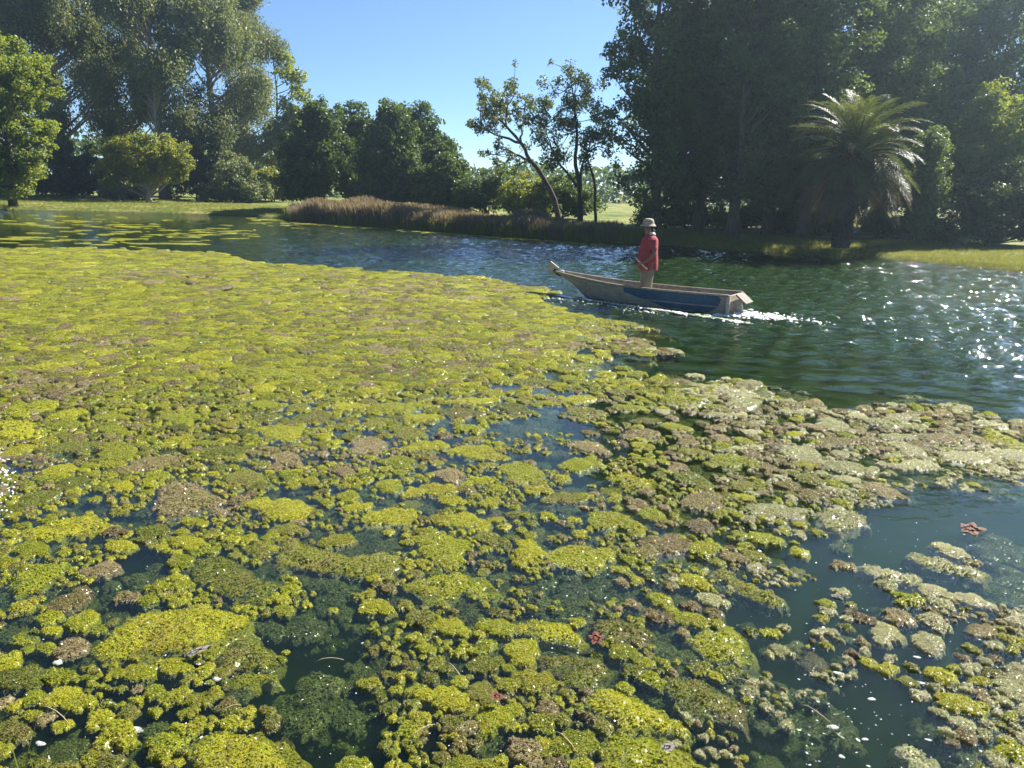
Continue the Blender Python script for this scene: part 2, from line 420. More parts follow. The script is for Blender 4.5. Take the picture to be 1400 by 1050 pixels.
def poly_clump(name, poly, res, hgt, seed, cell=.055):
    poly = np.asarray(poly)
    c = poly.mean(0); pl = poly - c
    lo = pl.min(0) - .06; hi = pl.max(0) + .06
    xs = np.arange(lo[0], hi[0], res); ys = np.arange(lo[1], hi[1], res)
    X, Y = np.meshgrid(xs, ys); q = np.stack([X.ravel(), Y.ravel()], 1)
    wq = q + .035 * np.stack([fbm(q * 14, 2, seed) - .5, fbm(q * 14 + 7, 2, seed) - .5], 1) * 2
    d = poly_dist(wq, pl); d = np.where(in_poly(wq, pl), d, -d)
    d = d - .028 * (worley(q / .07, seed + 5) - .45)
    z = clump_field(q, d, .065, hgt, seed, cell)
    z = z + np.where(d > 0, (1 - np.exp(-np.clip(d, 0, 9) / .04)) * ((fbm(q / .11, 2, seed + 8) - .5) * .030 + (.5 - worley(q / .10, seed + 9)) * .018), 0)
    f = grid_faces(len(xs), len(ys)); keep = (d[f] > -.022).any(1); f = f[keep]
    used = np.unique(f); remap = np.zeros(len(q), int); remap[used] = np.arange(len(used))
    area = (d > 0).sum() * res * res
    return mesh_np(name, *fuzz(np.column_stack([q, z])[used], remap[f], max(.011, res * 1.7), int(area / (max(.011, res * 1.7) ** 2) * 1.7), seed, -.012)), c
def round_clump(name, seed, n, hgt, lob=6, elong=1.4, cellf=.2, rag=.09, fz=0.0):
    """unit clump (radius about 1) as a union of overlapping lobes"""
    r_ = np.random.default_rng(seed)
    cs = np.column_stack([r_.uniform(-1, 1, lob) * .62, r_.uniform(-1, 1, lob) * .62 / elong]); rs = r_.uniform(.24, .46, lob) / math.sqrt(elong)
    cs[0] = 0; rs[0] = .5
    xs = np.linspace(-1.2, 1.2, n); X, Y = np.meshgrid(xs, xs); q = np.stack([X.ravel(), Y.ravel()], 1)
    wq = q + .22 * np.stack([fbm(q * 2.6, 3, seed) - .5, fbm(q * 2.6 + 7, 3, seed) - .5], 1)
    dd = np.max([rs[i] - np.hypot(*(wq - cs[i]).T) for i in range(lob)], 0)
    dd = dd - rag * (worley(q / .25, seed + 5) - .45) - .5 * rag * (worley(q / .11, seed + 6) - .45)
    z = clump_field(q, dd, .22, hgt, seed, cellf)
    f = grid_faces(n, n); keep = (dd[f] > -.1).any(1); f = f[keep]
    used = np.unique(f); remap = np.zeros(len(q), int); remap[used] = np.arange(len(used))
    V, Fq = np.column_stack([q, z])[used], remap[f]
    if fz: return mesh_np(name, *fuzz(V, Fq, fz, int(len(Fq) * (2.4 / n) ** 2 / fz ** 2 * 1.7), seed, -.04))
    return mesh_np(name, V, Fq)
NV = 7                                      # forms per family; families: small, medium, large, far
FAM = []
for fam, (n_, cf, hk, fz_) in enumerate(((24, .34, .16, .22), (46, .19, .095, .105), (76, .12, .065, .052), (50, .14, .085, .085))):
    row = []
    for cl in range(5):
        for v in range(NV):
            if cl == 0: me_ = round_clump('algae_clump', 100 + v + 20 * fam, n_, hk * (.85 + .12 * (v % 4)), 4 + v % 5, 1.0 + .16 * v, cf * (.9 + .1 * (v % 3)), .13, fz_)
            else: me_ = row[v].copy(); me_.materials.clear()
            me_.materials.append(ALGAE[cl]); row.append(me_)
    FAM.append(row)
ALLV = FAM[0] + FAM[1] + FAM[2] + FAM[3]; NF = 5 * NV
def fam_of(r, d): return np.where(d > 9, 3, np.where(r < .05, 0, np.where(r < .115, 1, 2)))
# traced large clumps: photo outline, colour class, label
TR = [
 ([(125,885),(160,850),(200,830),(280,820),(340,840),(345,855),(300,875),(210,890),(145,905)], 0, 'broad bright yellow-green algae mat with a brown leaf at its near edge'),
 ([(260,790),(265,760),(300,755),(340,770),(350,787),(385,792),(380,805),(340,822),(300,808)], 1, 'hump of yellow-brown algae with a ragged pointed end'),
 ([(375,770),(385,735),(405,732),(430,745),(480,757),(530,750),(555,760),(540,782),(480,785),(420,777)], 1, 'long two-humped olive algae mat behind the yellow-brown hump'),
 ([(543,795),(575,785),(630,778),(675,790),(687,810),(665,820),(635,808),(600,825),(575,815)], 0, 'arched pale lime algae island standing alone in dark water'),
 ([(265,1005),(300,992),(345,997),(395,1010),(410,1030),(400,1070),(262,1070)], 0, 'thick glossy lime algae cushion with open dark water before it'),
 ([(205,695),(220,660),(260,655),(295,672),(320,687),(280,692),(230,705)], 2, 'dry brown matted algae heap beside a dark channel'),
 ([(795,950),(815,935),(865,945),(910,965),(945,990),(940,1000),(890,995),(850,997)], 0, 'large wedge-shaped yellow-green algae raft'),
 ([(820,1015),(835,998),(900,1005),(950,1030),(985,1050),(980,1075),(825,1075)], 0, 'widest yellow-green algae raft with a grey leaf lying on it'),
 ([(938,875),(955,858),(1000,853),(1025,875),(1032,895),(1010,907),(970,895)], 0, 'fan-shaped pale green algae clump ringed by dark water'),
 ([(735,895),(775,888),(820,895),(837,915),(815,937),(775,932),(745,912)], 1, 'oval bubbly olive-green algae clump near the red leaf'),
 ([(702,850),(730,840),(775,850),(800,870),(795,880),(750,870),(710,860)], 0, 'slim slanted lime algae clump ending at the red leaf'),
 ([(805,845),(840,838),(875,850),(900,865),(885,878),(850,875),(815,860)], 1, 'green algae clump just behind the red leaf'),
 ([(900,925),(935,918),(980,935),(1020,960),(1020,990),(980,980),(925,960)], 1, 'knobbly pale olive algae clump with broken side lobes'),
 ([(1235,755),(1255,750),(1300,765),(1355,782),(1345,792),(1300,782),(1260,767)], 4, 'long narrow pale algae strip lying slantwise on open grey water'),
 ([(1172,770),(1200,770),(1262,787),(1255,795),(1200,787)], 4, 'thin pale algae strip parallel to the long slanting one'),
 ([(967,780),(990,770),(1020,790),(1070,810),(1080,825),(1050,825),(1010,805)], 1, 'tapering slanted grey-green algae clump at the edge of the open water'),
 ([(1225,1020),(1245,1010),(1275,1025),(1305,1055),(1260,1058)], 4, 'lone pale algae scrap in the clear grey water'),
 ([(287,911),(296,894),(321,871),(347,868),(373,883),(387,900),(367,914),(321,917)], 1, 'brown-topped green algae mound next to the broad bright mat'),
 ([(307,923),(333,914),(376,917),(384,923),(327,933)], 0, 'short sausage-shaped lime algae roll in front of the brown-topped mound'),
 ([(825,650),(850,642),(895,655),(890,667),(850,662)], 0, 'yellow lens-shaped algae patch ringed by dark green water'),
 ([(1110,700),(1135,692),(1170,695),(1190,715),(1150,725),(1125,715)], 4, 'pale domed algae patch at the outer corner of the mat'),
 ([(21,724),(54,714),(92,703),(129,700),(161,716),(120,729),(64,733),(32,737)], 0, 'long low green algae bank behind the dark channel'),
 ([(-10,576),(13,573),(51,574),(52,585),(43,596),(21,601),(-10,598)], 0, 'flat vivid green algae sheet in the dense mat'),
 ([(5,795),(30,770),(90,765),(100,772),(50,805),(20,812)], 0, 'slanting green algae tongue beside small round clumps'),
 ([(5,870),(30,855),(62,870),(55,877),(20,880)], 0, 'small square-edged lime algae cake'),
]
TRC = []
occ = []                                   # (x, y, r) discs already taken
SHORT = {}
for i, (pts, cl, lab) in enumerate(TR):
    pw = np.array([gp(x, y, .02)[:2] for x, y in pts])
    d0 = np.hypot(*pw.mean(0)); TRC.append((pw, lab))
    me, c = poly_clump('algae_mat', pw, max(.008, d0 * .0019), .022 + .004 * (i % 3), 400 + i * 11, .030 + .004 * (i % 3))
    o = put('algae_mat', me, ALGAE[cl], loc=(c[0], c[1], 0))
    tag(o, lab, 'algae', 'large floating algae mats')
    lo, hi = pw.min(0), pw.max(0); g = np.array([(a, b) for a in np.arange(lo[0], hi[0], .05) for b in np.arange(lo[1], hi[1], .05)])
    for q in g[in_poly(g, pw)]: occ.append((q[0], q[1], .03))

# scattered clumps: darts of falling size
class Hash:
    def __init__(s, c): s.c = c; s.d = {}
    def add(s, x, y, r):
        s.d.setdefault((int(x // s.c), int(y // s.c)), []).append((x, y, r))
    def free(s, x, y, r, k):
        i, j = int(x // s.c), int(y // s.c); R_ = int((r + .5) // s.c) + 1
        for a in range(i - R_, i + R_ + 1):
            for b in range(j - R_, j + R_ + 1):
                for (u, v, w) in s.d.get((a, b), ()):
                    if (u - x) ** 2 + (v - y) ** 2 < (k * (r + w)) ** 2: return False
        return True
hs = Hash(.35)
for q in occ: hs.add(*q)
clumps = []                                # x, y, r, cover
def darts(n, rmin, rmax, dmin, dmax, k, seed, noise_s, power=1.0):
    r_ = np.random.default_rng(seed)
    # uniform over the ground sector in view
    y = np.sqrt(r_.uniform(dmin ** 2, dmax ** 2, n)); x = r_.uniform(-.86, .86, n) * y
    P = np.column_stack([x, y, np.zeros(n)])
    c = cover(P)
    nz = gate(P[:, :2] * (1, .8), noise_s, 21)
    rr = rmin + (rmax - rmin) * r_.random(n) ** power
    ok = (nz < c ** 1.5) & (c > .05)
    rr = rr * np.where(c > .9, 1, .75 + .25 * c)
    for i in np.nonzero(ok)[0]:
        if hs.free(x[i], y[i], rr[i], k):
            hs.add(x[i], y[i], rr[i]); clumps.append((x[i], y[i], rr[i], c[i]))
darts(700, .18, .32, 4.6, 9, .80, 1, 1.5)
darts(3600, .09, .17, 2.6, 9, .70, 2, 2.1)
darts(26000, .045, .09, 2.6, 9, .66, 3, 2.6)
darts(46000, .022, .04, 2.6, 7.5, .66, 4, 3.0)
darts(260, .24, .42, 9, 17, .60, 5, .9)
darts(6000, .12, .22, 9, 17, .54, 6, 1.2)
darts(70000, .055, .11, 9, 17, .50, 7, 1.6)
darts(1200, .3, .6, 17, 34, .50, 8, .7)
darts(70000, .11, .24, 17, 34, .42, 9, .9)
clumps = np.array(clumps)
# colour class of each clump: brown drifts where the photograph has them
BROWN = [(515, 432, 70, 16), (590, 500, 70, 12), (430, 620, 110, 26), (590, 612, 90, 22), (700, 470, 60, 12), (860, 470, 60, 15), (60, 520, 120, 40), (150, 470, 70, 12),
         (980, 580, 110, 30), (1250, 590, 190, 30), (1060, 640, 70, 22), (250, 380, 90, 10), (560, 395, 100, 12), (60, 640, 30, 20), (300, 690, 60, 15), (190, 790, 60, 15), (1330, 840, 90, 60), (1180, 770, 60, 25)]
cp = proj(np.column_stack([clumps[:, :2], np.zeros(len(clumps))]))
br = np.zeros(len(clumps))
for (x, y, a, b) in BROWN: br = np.maximum(br, np.exp(-(((cp[:, 0] - x) / a) ** 2 + ((cp[:, 1] - y) / b) ** 2)))
br = br * .95 + .5 * (fbm(clumps[:, :2] * .8, 3, 61) - .5) + .12 + .15 * smooth(cp[:, 0], 850, 1250)
u = rng.random(len(clumps))
cls = np.where(u < br * .52, 2, np.where(u < br * .52 + .28, 1, 0))
cls = np.where((cls < 2) & (rng.random(len(clumps)) < .75 * smooth(cp[:, 0] + (fbm(clumps[:, :2] * .7, 2, 15) - .5) * 300, 830, 1180)), 4, cls)  # pale class takes over to the right, painting in the glare there
low_n = fbm(clumps[:, :2] * 1.3, 3, 90)
dist_c = np.hypot(clumps[:, 0], clumps[:, 1])
# some near clumps hang just under the surface
sunk = (rng.random(len(clumps)) < .33 * (dist_c < 8)) & (low_n > .45) & (clumps[:, 2] < .15)
zc = np.where(sunk, -rng.uniform(.02, .085, len(clumps)), rng.uniform(-.001, .010, len(clumps)) + .02 * np.minimum(clumps[:, 2], .3) + .010 * smooth(dist_c, 6, 12))
cls = np.where(sunk, np.where(rng.random(len(clumps)) < .6, 3, cls), cls)
rot = rng.normal(-.35, .9, len(clumps))
# the largest in the picture become things of their own
px_size = clumps[:, 2] / dist_c
vis = (cp[:, 0] > 0) & (cp[:, 0] < 1400) & (cp[:, 1] > 380) & (cp[:, 1] < 1050) & ~sunk & (dist_c < 8.5)
order = np.argsort(-px_size * vis); single = order[:270]; single = single[vis[single]]
CNAME = [('yellow-green', 'lime'), ('olive-green', 'olive'), ('brown', 'brown'), ('dark green', 'deep'), ('pale cream-green', 'pale')]
is_single = np.zeros(len(clumps), bool); is_single[single] = True
for i in single:
    x, y, r, c = clumps[i]; cl = int(cls[i])
    size = 'wide flat' if r > .2 else ('medium rounded' if r > .12 else 'small rounded')
    where = ('packed into the dense algae field' if c > .86 else ('among scattered clumps with dark water between' if c > .5 else 'floating loose on open grey water'))
    nd_ = [(poly_dist(np.array([[x, y]]), pw)[0], lb) for pw, lb in TRC]; dn, lb = min(nd_)
    if dn < r + .14: where = 'touching the ' + ' '.join(lb.split()[:6]).rstrip(',')
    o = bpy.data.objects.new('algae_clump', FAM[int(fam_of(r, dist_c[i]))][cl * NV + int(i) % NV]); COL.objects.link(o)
    o.location = (x, y, zc[i]); o.rotation_euler = (0, 0, rot[i])
    o.scale = (r * 1.12, r * 1.12, min(r, .16) * 1.15)
    tag(o, f'{size} {CNAME[cl][0]} algae clump {where}', 'algae', f'{size} {CNAME[cl][0]} algae clumps {where}')

def instancer(name, pts, rot, scl, idx, sources, label, kind='stuff'):
    me = bpy.data.meshes.new(name); me.vertices.add(len(pts)); me.vertices.foreach_set('co', np.asarray(pts, np.float32).ravel())
    for nm, typ, arr, fld in (('rot', 'FLOAT_VECTOR', rot, 'vector'), ('scl', 'FLOAT_VECTOR', scl, 'vector'), ('idx', 'INT', idx, 'value')):
        a = me.attributes.new(nm, typ, 'POINT')
        a.data.foreach_set(fld, np.asarray(arr, np.int32 if typ == 'INT' else np.float32).ravel())
    me.update()
    col = bpy.data.collections.new(name + '_source')
    for i, s_ in enumerate(sources):
        q = bpy.data.objects.new(f'{name}_{i:03d}', s_); col.objects.link(q)
    g = bpy.data.node_groups.new(name, 'GeometryNodeTree')
    g.interface.new_socket('Geometry', in_out='INPUT', socket_type='NodeSocketGeometry')
    g.interface.new_socket('Geometry', in_out='OUTPUT', socket_type='NodeSocketGeometry')
    N = g.nodes; L = g.links
    gi = N.new('NodeGroupInput'); go = N.new('NodeGroupOutput')
    ci = N.new('GeometryNodeCollectionInfo'); ci.inputs['Collection'].default_value = col
    ci.inputs['Separate Children'].default_value = True; ci.inputs['Reset Children'].default_value = True
    ip = N.new('GeometryNodeInstanceOnPoints'); ip.inputs['Pick Instance'].default_value = True
    def na(n, t):
        a = N.new('GeometryNodeInputNamedAttribute'); a.data_type = t; a.inputs['Name'].default_value = n
        return a.outputs['Attribute']
    L.new(gi.outputs[0], ip.inputs['Points']); L.new(ci.outputs[0], ip.inputs['Instance'])
    L.new(na('idx', 'INT'), ip.inputs['Instance Index'])
    e2r = N.new('FunctionNodeEulerToRotation'); L.new(na('rot', 'FLOAT_VECTOR'), e2r.inputs[0])
    L.new(e2r.outputs[0], ip.inputs['Rotation']); L.new(na('scl', 'FLOAT_VECTOR'), ip.inputs['Scale'])
    L.new(ip.outputs[0], go.inputs[0])
    o = put(name, me); md = o.modifiers.new('scatter', 'NODES'); md.node_group = g
    return tag(o, label, kind=kind)

# submerged growth under the mat
def under(n, dmin, dmax, rmin, rmax, zlo, zhi, seed, pw):
    r_ = np.random.default_rng(seed)
    y = np.sqrt(r_.uniform(dmin ** 2, dmax ** 2, n)); x = r_.uniform(-.86, .86, n) * y
    P = np.column_stack([x, y, np.zeros(n)]); c = cover(P)
    nz = gate(P[:, :2], 1.1, 33)
    ok = nz < c ** pw
    P[:, 2] = r_.uniform(zlo, zhi, n); rr = r_.uniform(rmin, rmax, n)
    return P[ok], rr[ok]
U = [under(15000, 2.5, 9, .05, .14, -.11, -.03, 41, .55), under(6000, 9, 34, .3, .6, -.06, -.03, 42, .5)]
UP = np.vstack([a for a, _ in U]); UR = np.concatenate([b for _, b in U])
rest = ~is_single
nr_ = int(rest.sum()); nu = len(UP)
vi = rng.integers(0, NV, nr_)
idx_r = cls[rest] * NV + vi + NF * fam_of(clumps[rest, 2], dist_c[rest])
sr = clumps[rest, 2]
scl_r = np.column_stack([sr * 1.12, sr * 1.12, np.minimum(sr, .15) * 1.15])
scl_r[:, 2] *= np.where(dist_c[rest] > 9, 1.25, 1.)
zz = np.concatenate([zc[rest], UP[:, 2]])
pts = np.column_stack([np.concatenate([clumps[rest, 0], UP[:, 0]]), np.concatenate([clumps[rest, 1], UP[:, 1]]), zz])
rots = rng.normal(0, .05, (nr_ + nu, 3)); rots[:nr_, 2] = rot[rest]; rots[nr_:, 2] = rng.uniform(0, 6.28, nu)
scls = np.vstack([scl_r, np.column_stack([UR * 1.1, UR * 1.1, np.minimum(UR, .2) * 1.0])])
idx = np.concatenate([idx_r, np.where(np.hypot(UP[:, 0], UP[:, 1]) < 6, NF, 3 * NF) + 3 * NV + rng.integers(0, NV, nu)])
instancer('algae_field', pts, rots, scls, idx, ALLV, 'dense field of small algae clumps covering the pond')

# thin drifting scraps on the far open water by the left bank
r_ = np.random.default_rng(55)
drift_rows = [(30, 300, 60, 8), (115, 303, 90, 12), (170, 312, 110, 16), (250, 320, 80, 14), (100, 326, 100, 14), (310, 316, 40, 8), (210, 333, 110, 12), (365, 300, 25, 9), (390, 308, 30, 4)]
dpnt = []
for (x, y, w, n) in drift_rows:
    for _ in range(int(n * 2)): dpnt.append(gp(x + r_.normal(0, w * .5), y + r_.normal(0, 4.2), 0))
for _ in range(160):                       # scraps along the reed shore
    q = r_.random(); dpnt.append(gp(400 + q * 440, 303.5 + q * 32 + r_.normal(0.6, .5), 0))
dpnt = np.array(dpnt); nd = len(dpnt); sd = r_.uniform(.06, .30, nd) * np.where(r_.random(nd) < .15, 2, 1)
instancer('drifting_algae', dpnt, np.column_stack([np.zeros((nd, 2)), r_.normal(0, .5, nd)]), np.column_stack([sd * 2.4, sd, np.full(nd, .14)]),
          3 * NF + r_.integers(0, NV, nd), ALLV, 'thin yellow-green algae scraps drifting on the far open water')

# ------------------------------------------------------------------ trees
def unit(v): return v / (np.linalg.norm(v, axis=-1, keepdims=True) + 1e-9)
def leaf_quads(P, out, L, W, r_, droop=0.0, up=.35):
    n = len(P)
    nrm = unit(out * .45 + np.array([0, 0, up]) + r_.normal(0, .55, (n, 3)))
    t = unit(np.cross(nrm, r_.normal(0, 1, (n, 3))))
    if droop: t = unit(t * (1 - droop) + np.array([0, 0, -1.]) * droop + r_.normal(0, .15, (n, 3))); nrm = unit(np.cross(t, r_.normal(0, 1, (n, 3))))
    b = np.cross(nrm, t)
    s = r_.uniform(.65, 1.25, n)[:, None]
    l = L * s * .5; w = W * s * .5
    sag = nrm * w * .35
    V = np.stack([P - t * l, P + b * w + sag, P + t * l, P - b * w + sag], 1).reshape(-1, 3)
    return V, np.arange(4 * n).reshape(n, 4)
def grow(seed, lobes, n_cl, per, cl_r, L, W, base=(0, 0, 0), trunk_r=.2, top=None, droop=0., up=.35, flat=.75, shell=.45, limbs=60, lean=(0, 0), bare=0.0, limb_r=.035):
    """lobes: [(centre, radii)] in local metres.  Returns trunk mesh, crown mesh"""
    r_ = np.random.default_rng(seed)
    C = np.array([l[0] for l in lobes], float); Rd = np.array([l[1] for l in lobes], float)
    w = np.prod(Rd, 1) ** .7; w /= w.sum()
    k = r_.choice(len(lobes), n_cl, p=w)
    d = unit(r_.normal(0, 1, (n_cl, 3)))
    rad = r_.random(n_cl) ** shell
    cc = C[k] + d * rad[:, None] * Rd[k]
    cc = cc[cc[:, 2] > base[2] + .35]; n_cl = len(cc)
    cr = cl_r * r_.uniform(.55, 1.35, n_cl)
    cnt = np.maximum(3, (per * (cr / cl_r) ** 2 * r_.uniform(.6, 1.3, n_cl))).astype(int)
    own = np.repeat(np.arange(n_cl), cnt)
    dd = unit(r_.normal(0, 1, (len(own), 3)))
    off = dd * (r_.random(len(own)) ** .5)[:, None] * cr[own][:, None] * np.array([1, 1, flat if not droop else 1.5])
    P = cc[own] + off
    P[:, 2] = np.maximum(P[:, 2], base[2] + .12)
    V, Fc = leaf_quads(P, dd, L, W, r_, droop, up)
    crown = mesh_np('crown', V, Fc, False)
    mb = MB(); base = np.array(base, float)
    topz = top if top is not None else (C[:, 2] + Rd[:, 2] * .55).max()
    hz = np.linspace(0, 1, 9); tx = np.cumsum(r_.normal(0, .02, (9, 2)), 0) * (topz - base[2]) * .35; tx -= tx[0]
    tp = np.column_stack([base[0] + tx[:, 0] + lean[0] * hz ** 1.2, base[1] + tx[:, 1] + lean[1] * hz ** 1.2, base[2] - .15 + hz * (topz - base[2] + .15)])
    tr = trunk_r * (1 - .86 * hz ** .8); tr[0] *= 1.35
    mb.tube(tp, tr, 8)
    sel = r_.choice(n_cl, min(limbs, n_cl), replace=False)
    for i in sel:
        q = cc[i]; kk = r_.uniform(.5, 1.1); hg_ = np.linspace(.12, .97, 40)
        tq = np.column_stack([np.interp(hg_, hz, tp[:, j]) for j in range(3)])
        gap = np.abs(tq[:, 2] + kk * np.hypot(tq[:, 0] - q[0], tq[:, 1] - q[1]) - q[2]); w_ = int(np.argmin(gap))
        hh = hg_[w_]; az = tq[w_, 2]; hd = np.hypot(*(q[:2] - tq[w_, :2]))
        a = np.array([np.interp(hh, hz, tp[:, 0]), np.interp(hh, hz, tp[:, 1]), az])
        m = (a + q) / 2 + r_.normal(0, .07, 3) * np.linalg.norm(q - a) + np.array([0, 0, -.05 * hd])
        ts = np.linspace(0, 1, 5)[:, None]
        pts = (1 - ts) ** 2 * a + 2 * ts * (1 - ts) * m + ts ** 2 * q
        r0 = np.interp(hh, hz, tr) * .45
        mb.tube(pts, np.linspace(max(r0, limb_r), .012, 5), 5, cap=False)
    return mb.mesh('trunk'), crown
def tree(name, label, meshes, leaf, bark, loc, cat='tree', group=None, rz=0, scale=(1, 1, 1), parts=('trunk', 'crown')):
    e = empty(name, loc, rz); e.scale = scale
    put(parts[0], meshes[0], M[bark], e); put(parts[1], meshes[1], M[leaf], e)
    return tag(e, label, cat, group)
def gz(x, y): return float(ground_z(np.array([[x, y]]))[0])
def base_at(px, depth):
    p = dp(px, 290, depth); return np.array([p[0], depth, gz(p[0], depth)])
def plobes(lst, depth, org, dscale=1.0):   # photo ellipses (px, py, rx, ry[, depth offset]) -> lobes round org
    out = []
    for l in lst:
        dz = l[4] if len(l) > 4 else 0
        c = dp(l[0], l[1], depth + dz); m = (depth + dz) / F
        out.append((c - org, (l[2] * m, l[2] * m * dscale, l[3] * m)))
    return out

# --- tall poplars on the right: four forms, fifteen trees
def poplar(seed, H, Rw):
    r_ = np.random.default_rng(seed); lob = []
    for i in range(9):
        z = H * (.15 + .81 * i / 8); w = Rw * (.72 + .38 * math.sin(math.pi * min(1, .15 + .75 * i / 8))) * (1 if i < 7 else .75 - .2 * (i - 7))
        lob.append(((r_.normal(0, .3), r_.normal(0, .3), z), (w, w, H * .085)))
    for i in range(6):
        a = r_.uniform(0, 6.28); z = H * r_.uniform(.2, .85)
        lob.append(((Rw * .75 * math.cos(a), Rw * .75 * math.sin(a), z), (Rw * .5, Rw * .5, H * .07)))
    return grow(seed, lob, 330, 90, .60, .20, .13, trunk_r=.30, top=H * .93, limbs=70, shell=.42)
POP = [poplar(31 + i, 16.5, 2.5 + .12 * i) for i in range(4)]
poplars = [  # px, depth, height factor, form, label
 (896, 39.5, 1.00, 0, 'outermost tall dark poplar of the grove, next to the open sky'), (955, 42.5, 1.04, 1, 'tall dark poplar behind the boatman, second from the grove edge'),
 (1005, 39.0, 1.06, 2, 'tall dark poplar, third of the front row from the open sky'), (1052, 41.5, 1.05, 3, 'tall dark poplar, fourth of the front row from the open sky'),
 (1100, 39.5, 1.0, 0, 'tall dark poplar just beside the palm crown, on the boat side'), (1160, 43.0, 1.0, 1, 'tall dark poplar rising straight behind the palm'),
 (1205, 44.5, .98, 2, 'tall dark poplar past the palm on the far side from the boat'), (1275, 49.0, 1.0, 3, 'tall dark poplar between the palm and the low bright tree'),
 (1335, 47.0, .98, 1, 'tall dark poplar towering behind the low bright tree'), (1405, 50.0, .92, 0, 'tall dark poplar behind the rounded dark thicket'),
]
for px, dep, hs_, form, lab in poplars:
    b = base_at(px, dep); tr, cr = POP[form]
    t_ = tree('poplar_tree', lab, (tr, cr), 'poplar', 'bark', b, group='tall poplars along the far bank', rz=px * 1.7, scale=(1, 1, hs_))
for px, dep, hs_, form in ((925, 50, 1.02, 2), (1030, 51, 1.0, 0), (1085, 49, 1.05, 1), (1195, 52, 1.0, 3), (1245, 50, .95, 0)):
    b = base_at(px, dep)
    tree('poplar_tree', 'dark poplar of the back row, glimpsed between the front poplars', POP[form], 'poplar', 'bark', b, group='poplars of the back row', rz=px * .9, scale=(1.05, 1.05, hs_))
# --- low bright tree, thicket and shrubs at the right
b = base_at(1372, 40); mt = grow(51, plobes([(1372, 165, 48, 50), (1340, 215, 40, 45), (1400, 215, 45, 60), (1375, 250, 60, 50)], 40, b), 300, 110, .5, .17, .11, trunk_r=.18, limbs=45)
tree('broadleaf_tree', 'low bright broadleaf tree in front of the poplars beyond the palm', mt, 'bright', 'bark', b)
b = base_at(1355, 36.5); mt = grow(52, plobes([(1330, 290, 48, 50), (1395, 280, 55, 65), (1440, 290, 50, 60), (1290, 312, 25, 25)], 36.8, b), 260, 120, .45, .15, .10, trunk_r=.10, limbs=25, top=1.6)
tree('shrub_thicket', 'rounded dark thicket at the back of the dry lawn', mt, 'dark', 'bark_dark', b, 'shrub', parts=('stem', 'foliage'))
b = base_at(1262, 36.5); mt = grow(53, plobes([(1262, 262, 26, 60), (1255, 310, 22, 25), (1275, 215, 20, 40)], 36.5, b), 130, 90, .42, .15, .10, trunk_r=.08, limbs=25)
tree('climbing_shrub', 'light-flecked upright shrub between the palm and the dark thicket', mt, 'poplar', 'bark_dark', b, 'shrub', parts=('stem', 'foliage'))
USH = [grow(60 + i, [((0, 0, .8), (1.5, 1.3, .9)), ((.9, .2, .6), (.9, .9, .7)), ((-.9, -.1, .7), (1.0, .9, .75))], 90, 80, .36, .15, .10, trunk_r=.05, limbs=14, top=1.1) for i in range(3)]
for px, dep, sc_, i, lab in ((905, 44, .9, 0, 'low dark shrub at the foot of the outermost poplar'), (985, 46, .8, 1, 'low dark shrub between the poplar trunks behind the boatman'),
                              (1078, 43.5, .9, 2, 'low dark shrub beside the palm on the boat side'), (1122, 42, 1.0, 0, 'dark shrub almost behind the palm trunk'),
                              (938, 47, 1.0, 2, 'dark shrub filling the gap between the first two poplars'), (1022, 48, 1.0, 0, 'dark shrub filling the gap between the third and fourth poplars'), (1062, 47, 1.1, 1, 'flecked shrub behind the fourth poplar trunk'),
                              (1205, 42, .8, 1, 'small flecked shrub behind the stump on the lawn'), (1235, 40.5, .8, 2, 'small dark shrub between stump and thicket')):
    tree('understorey_shrub', lab, USH[i], 'dark' if i != 1 else 'poplar', 'bark_dark', base_at(px, dep), 'shrub', 'shrubs under the poplars', rz=px, scale=(sc_,) * 3, parts=('stem', 'foliage'))

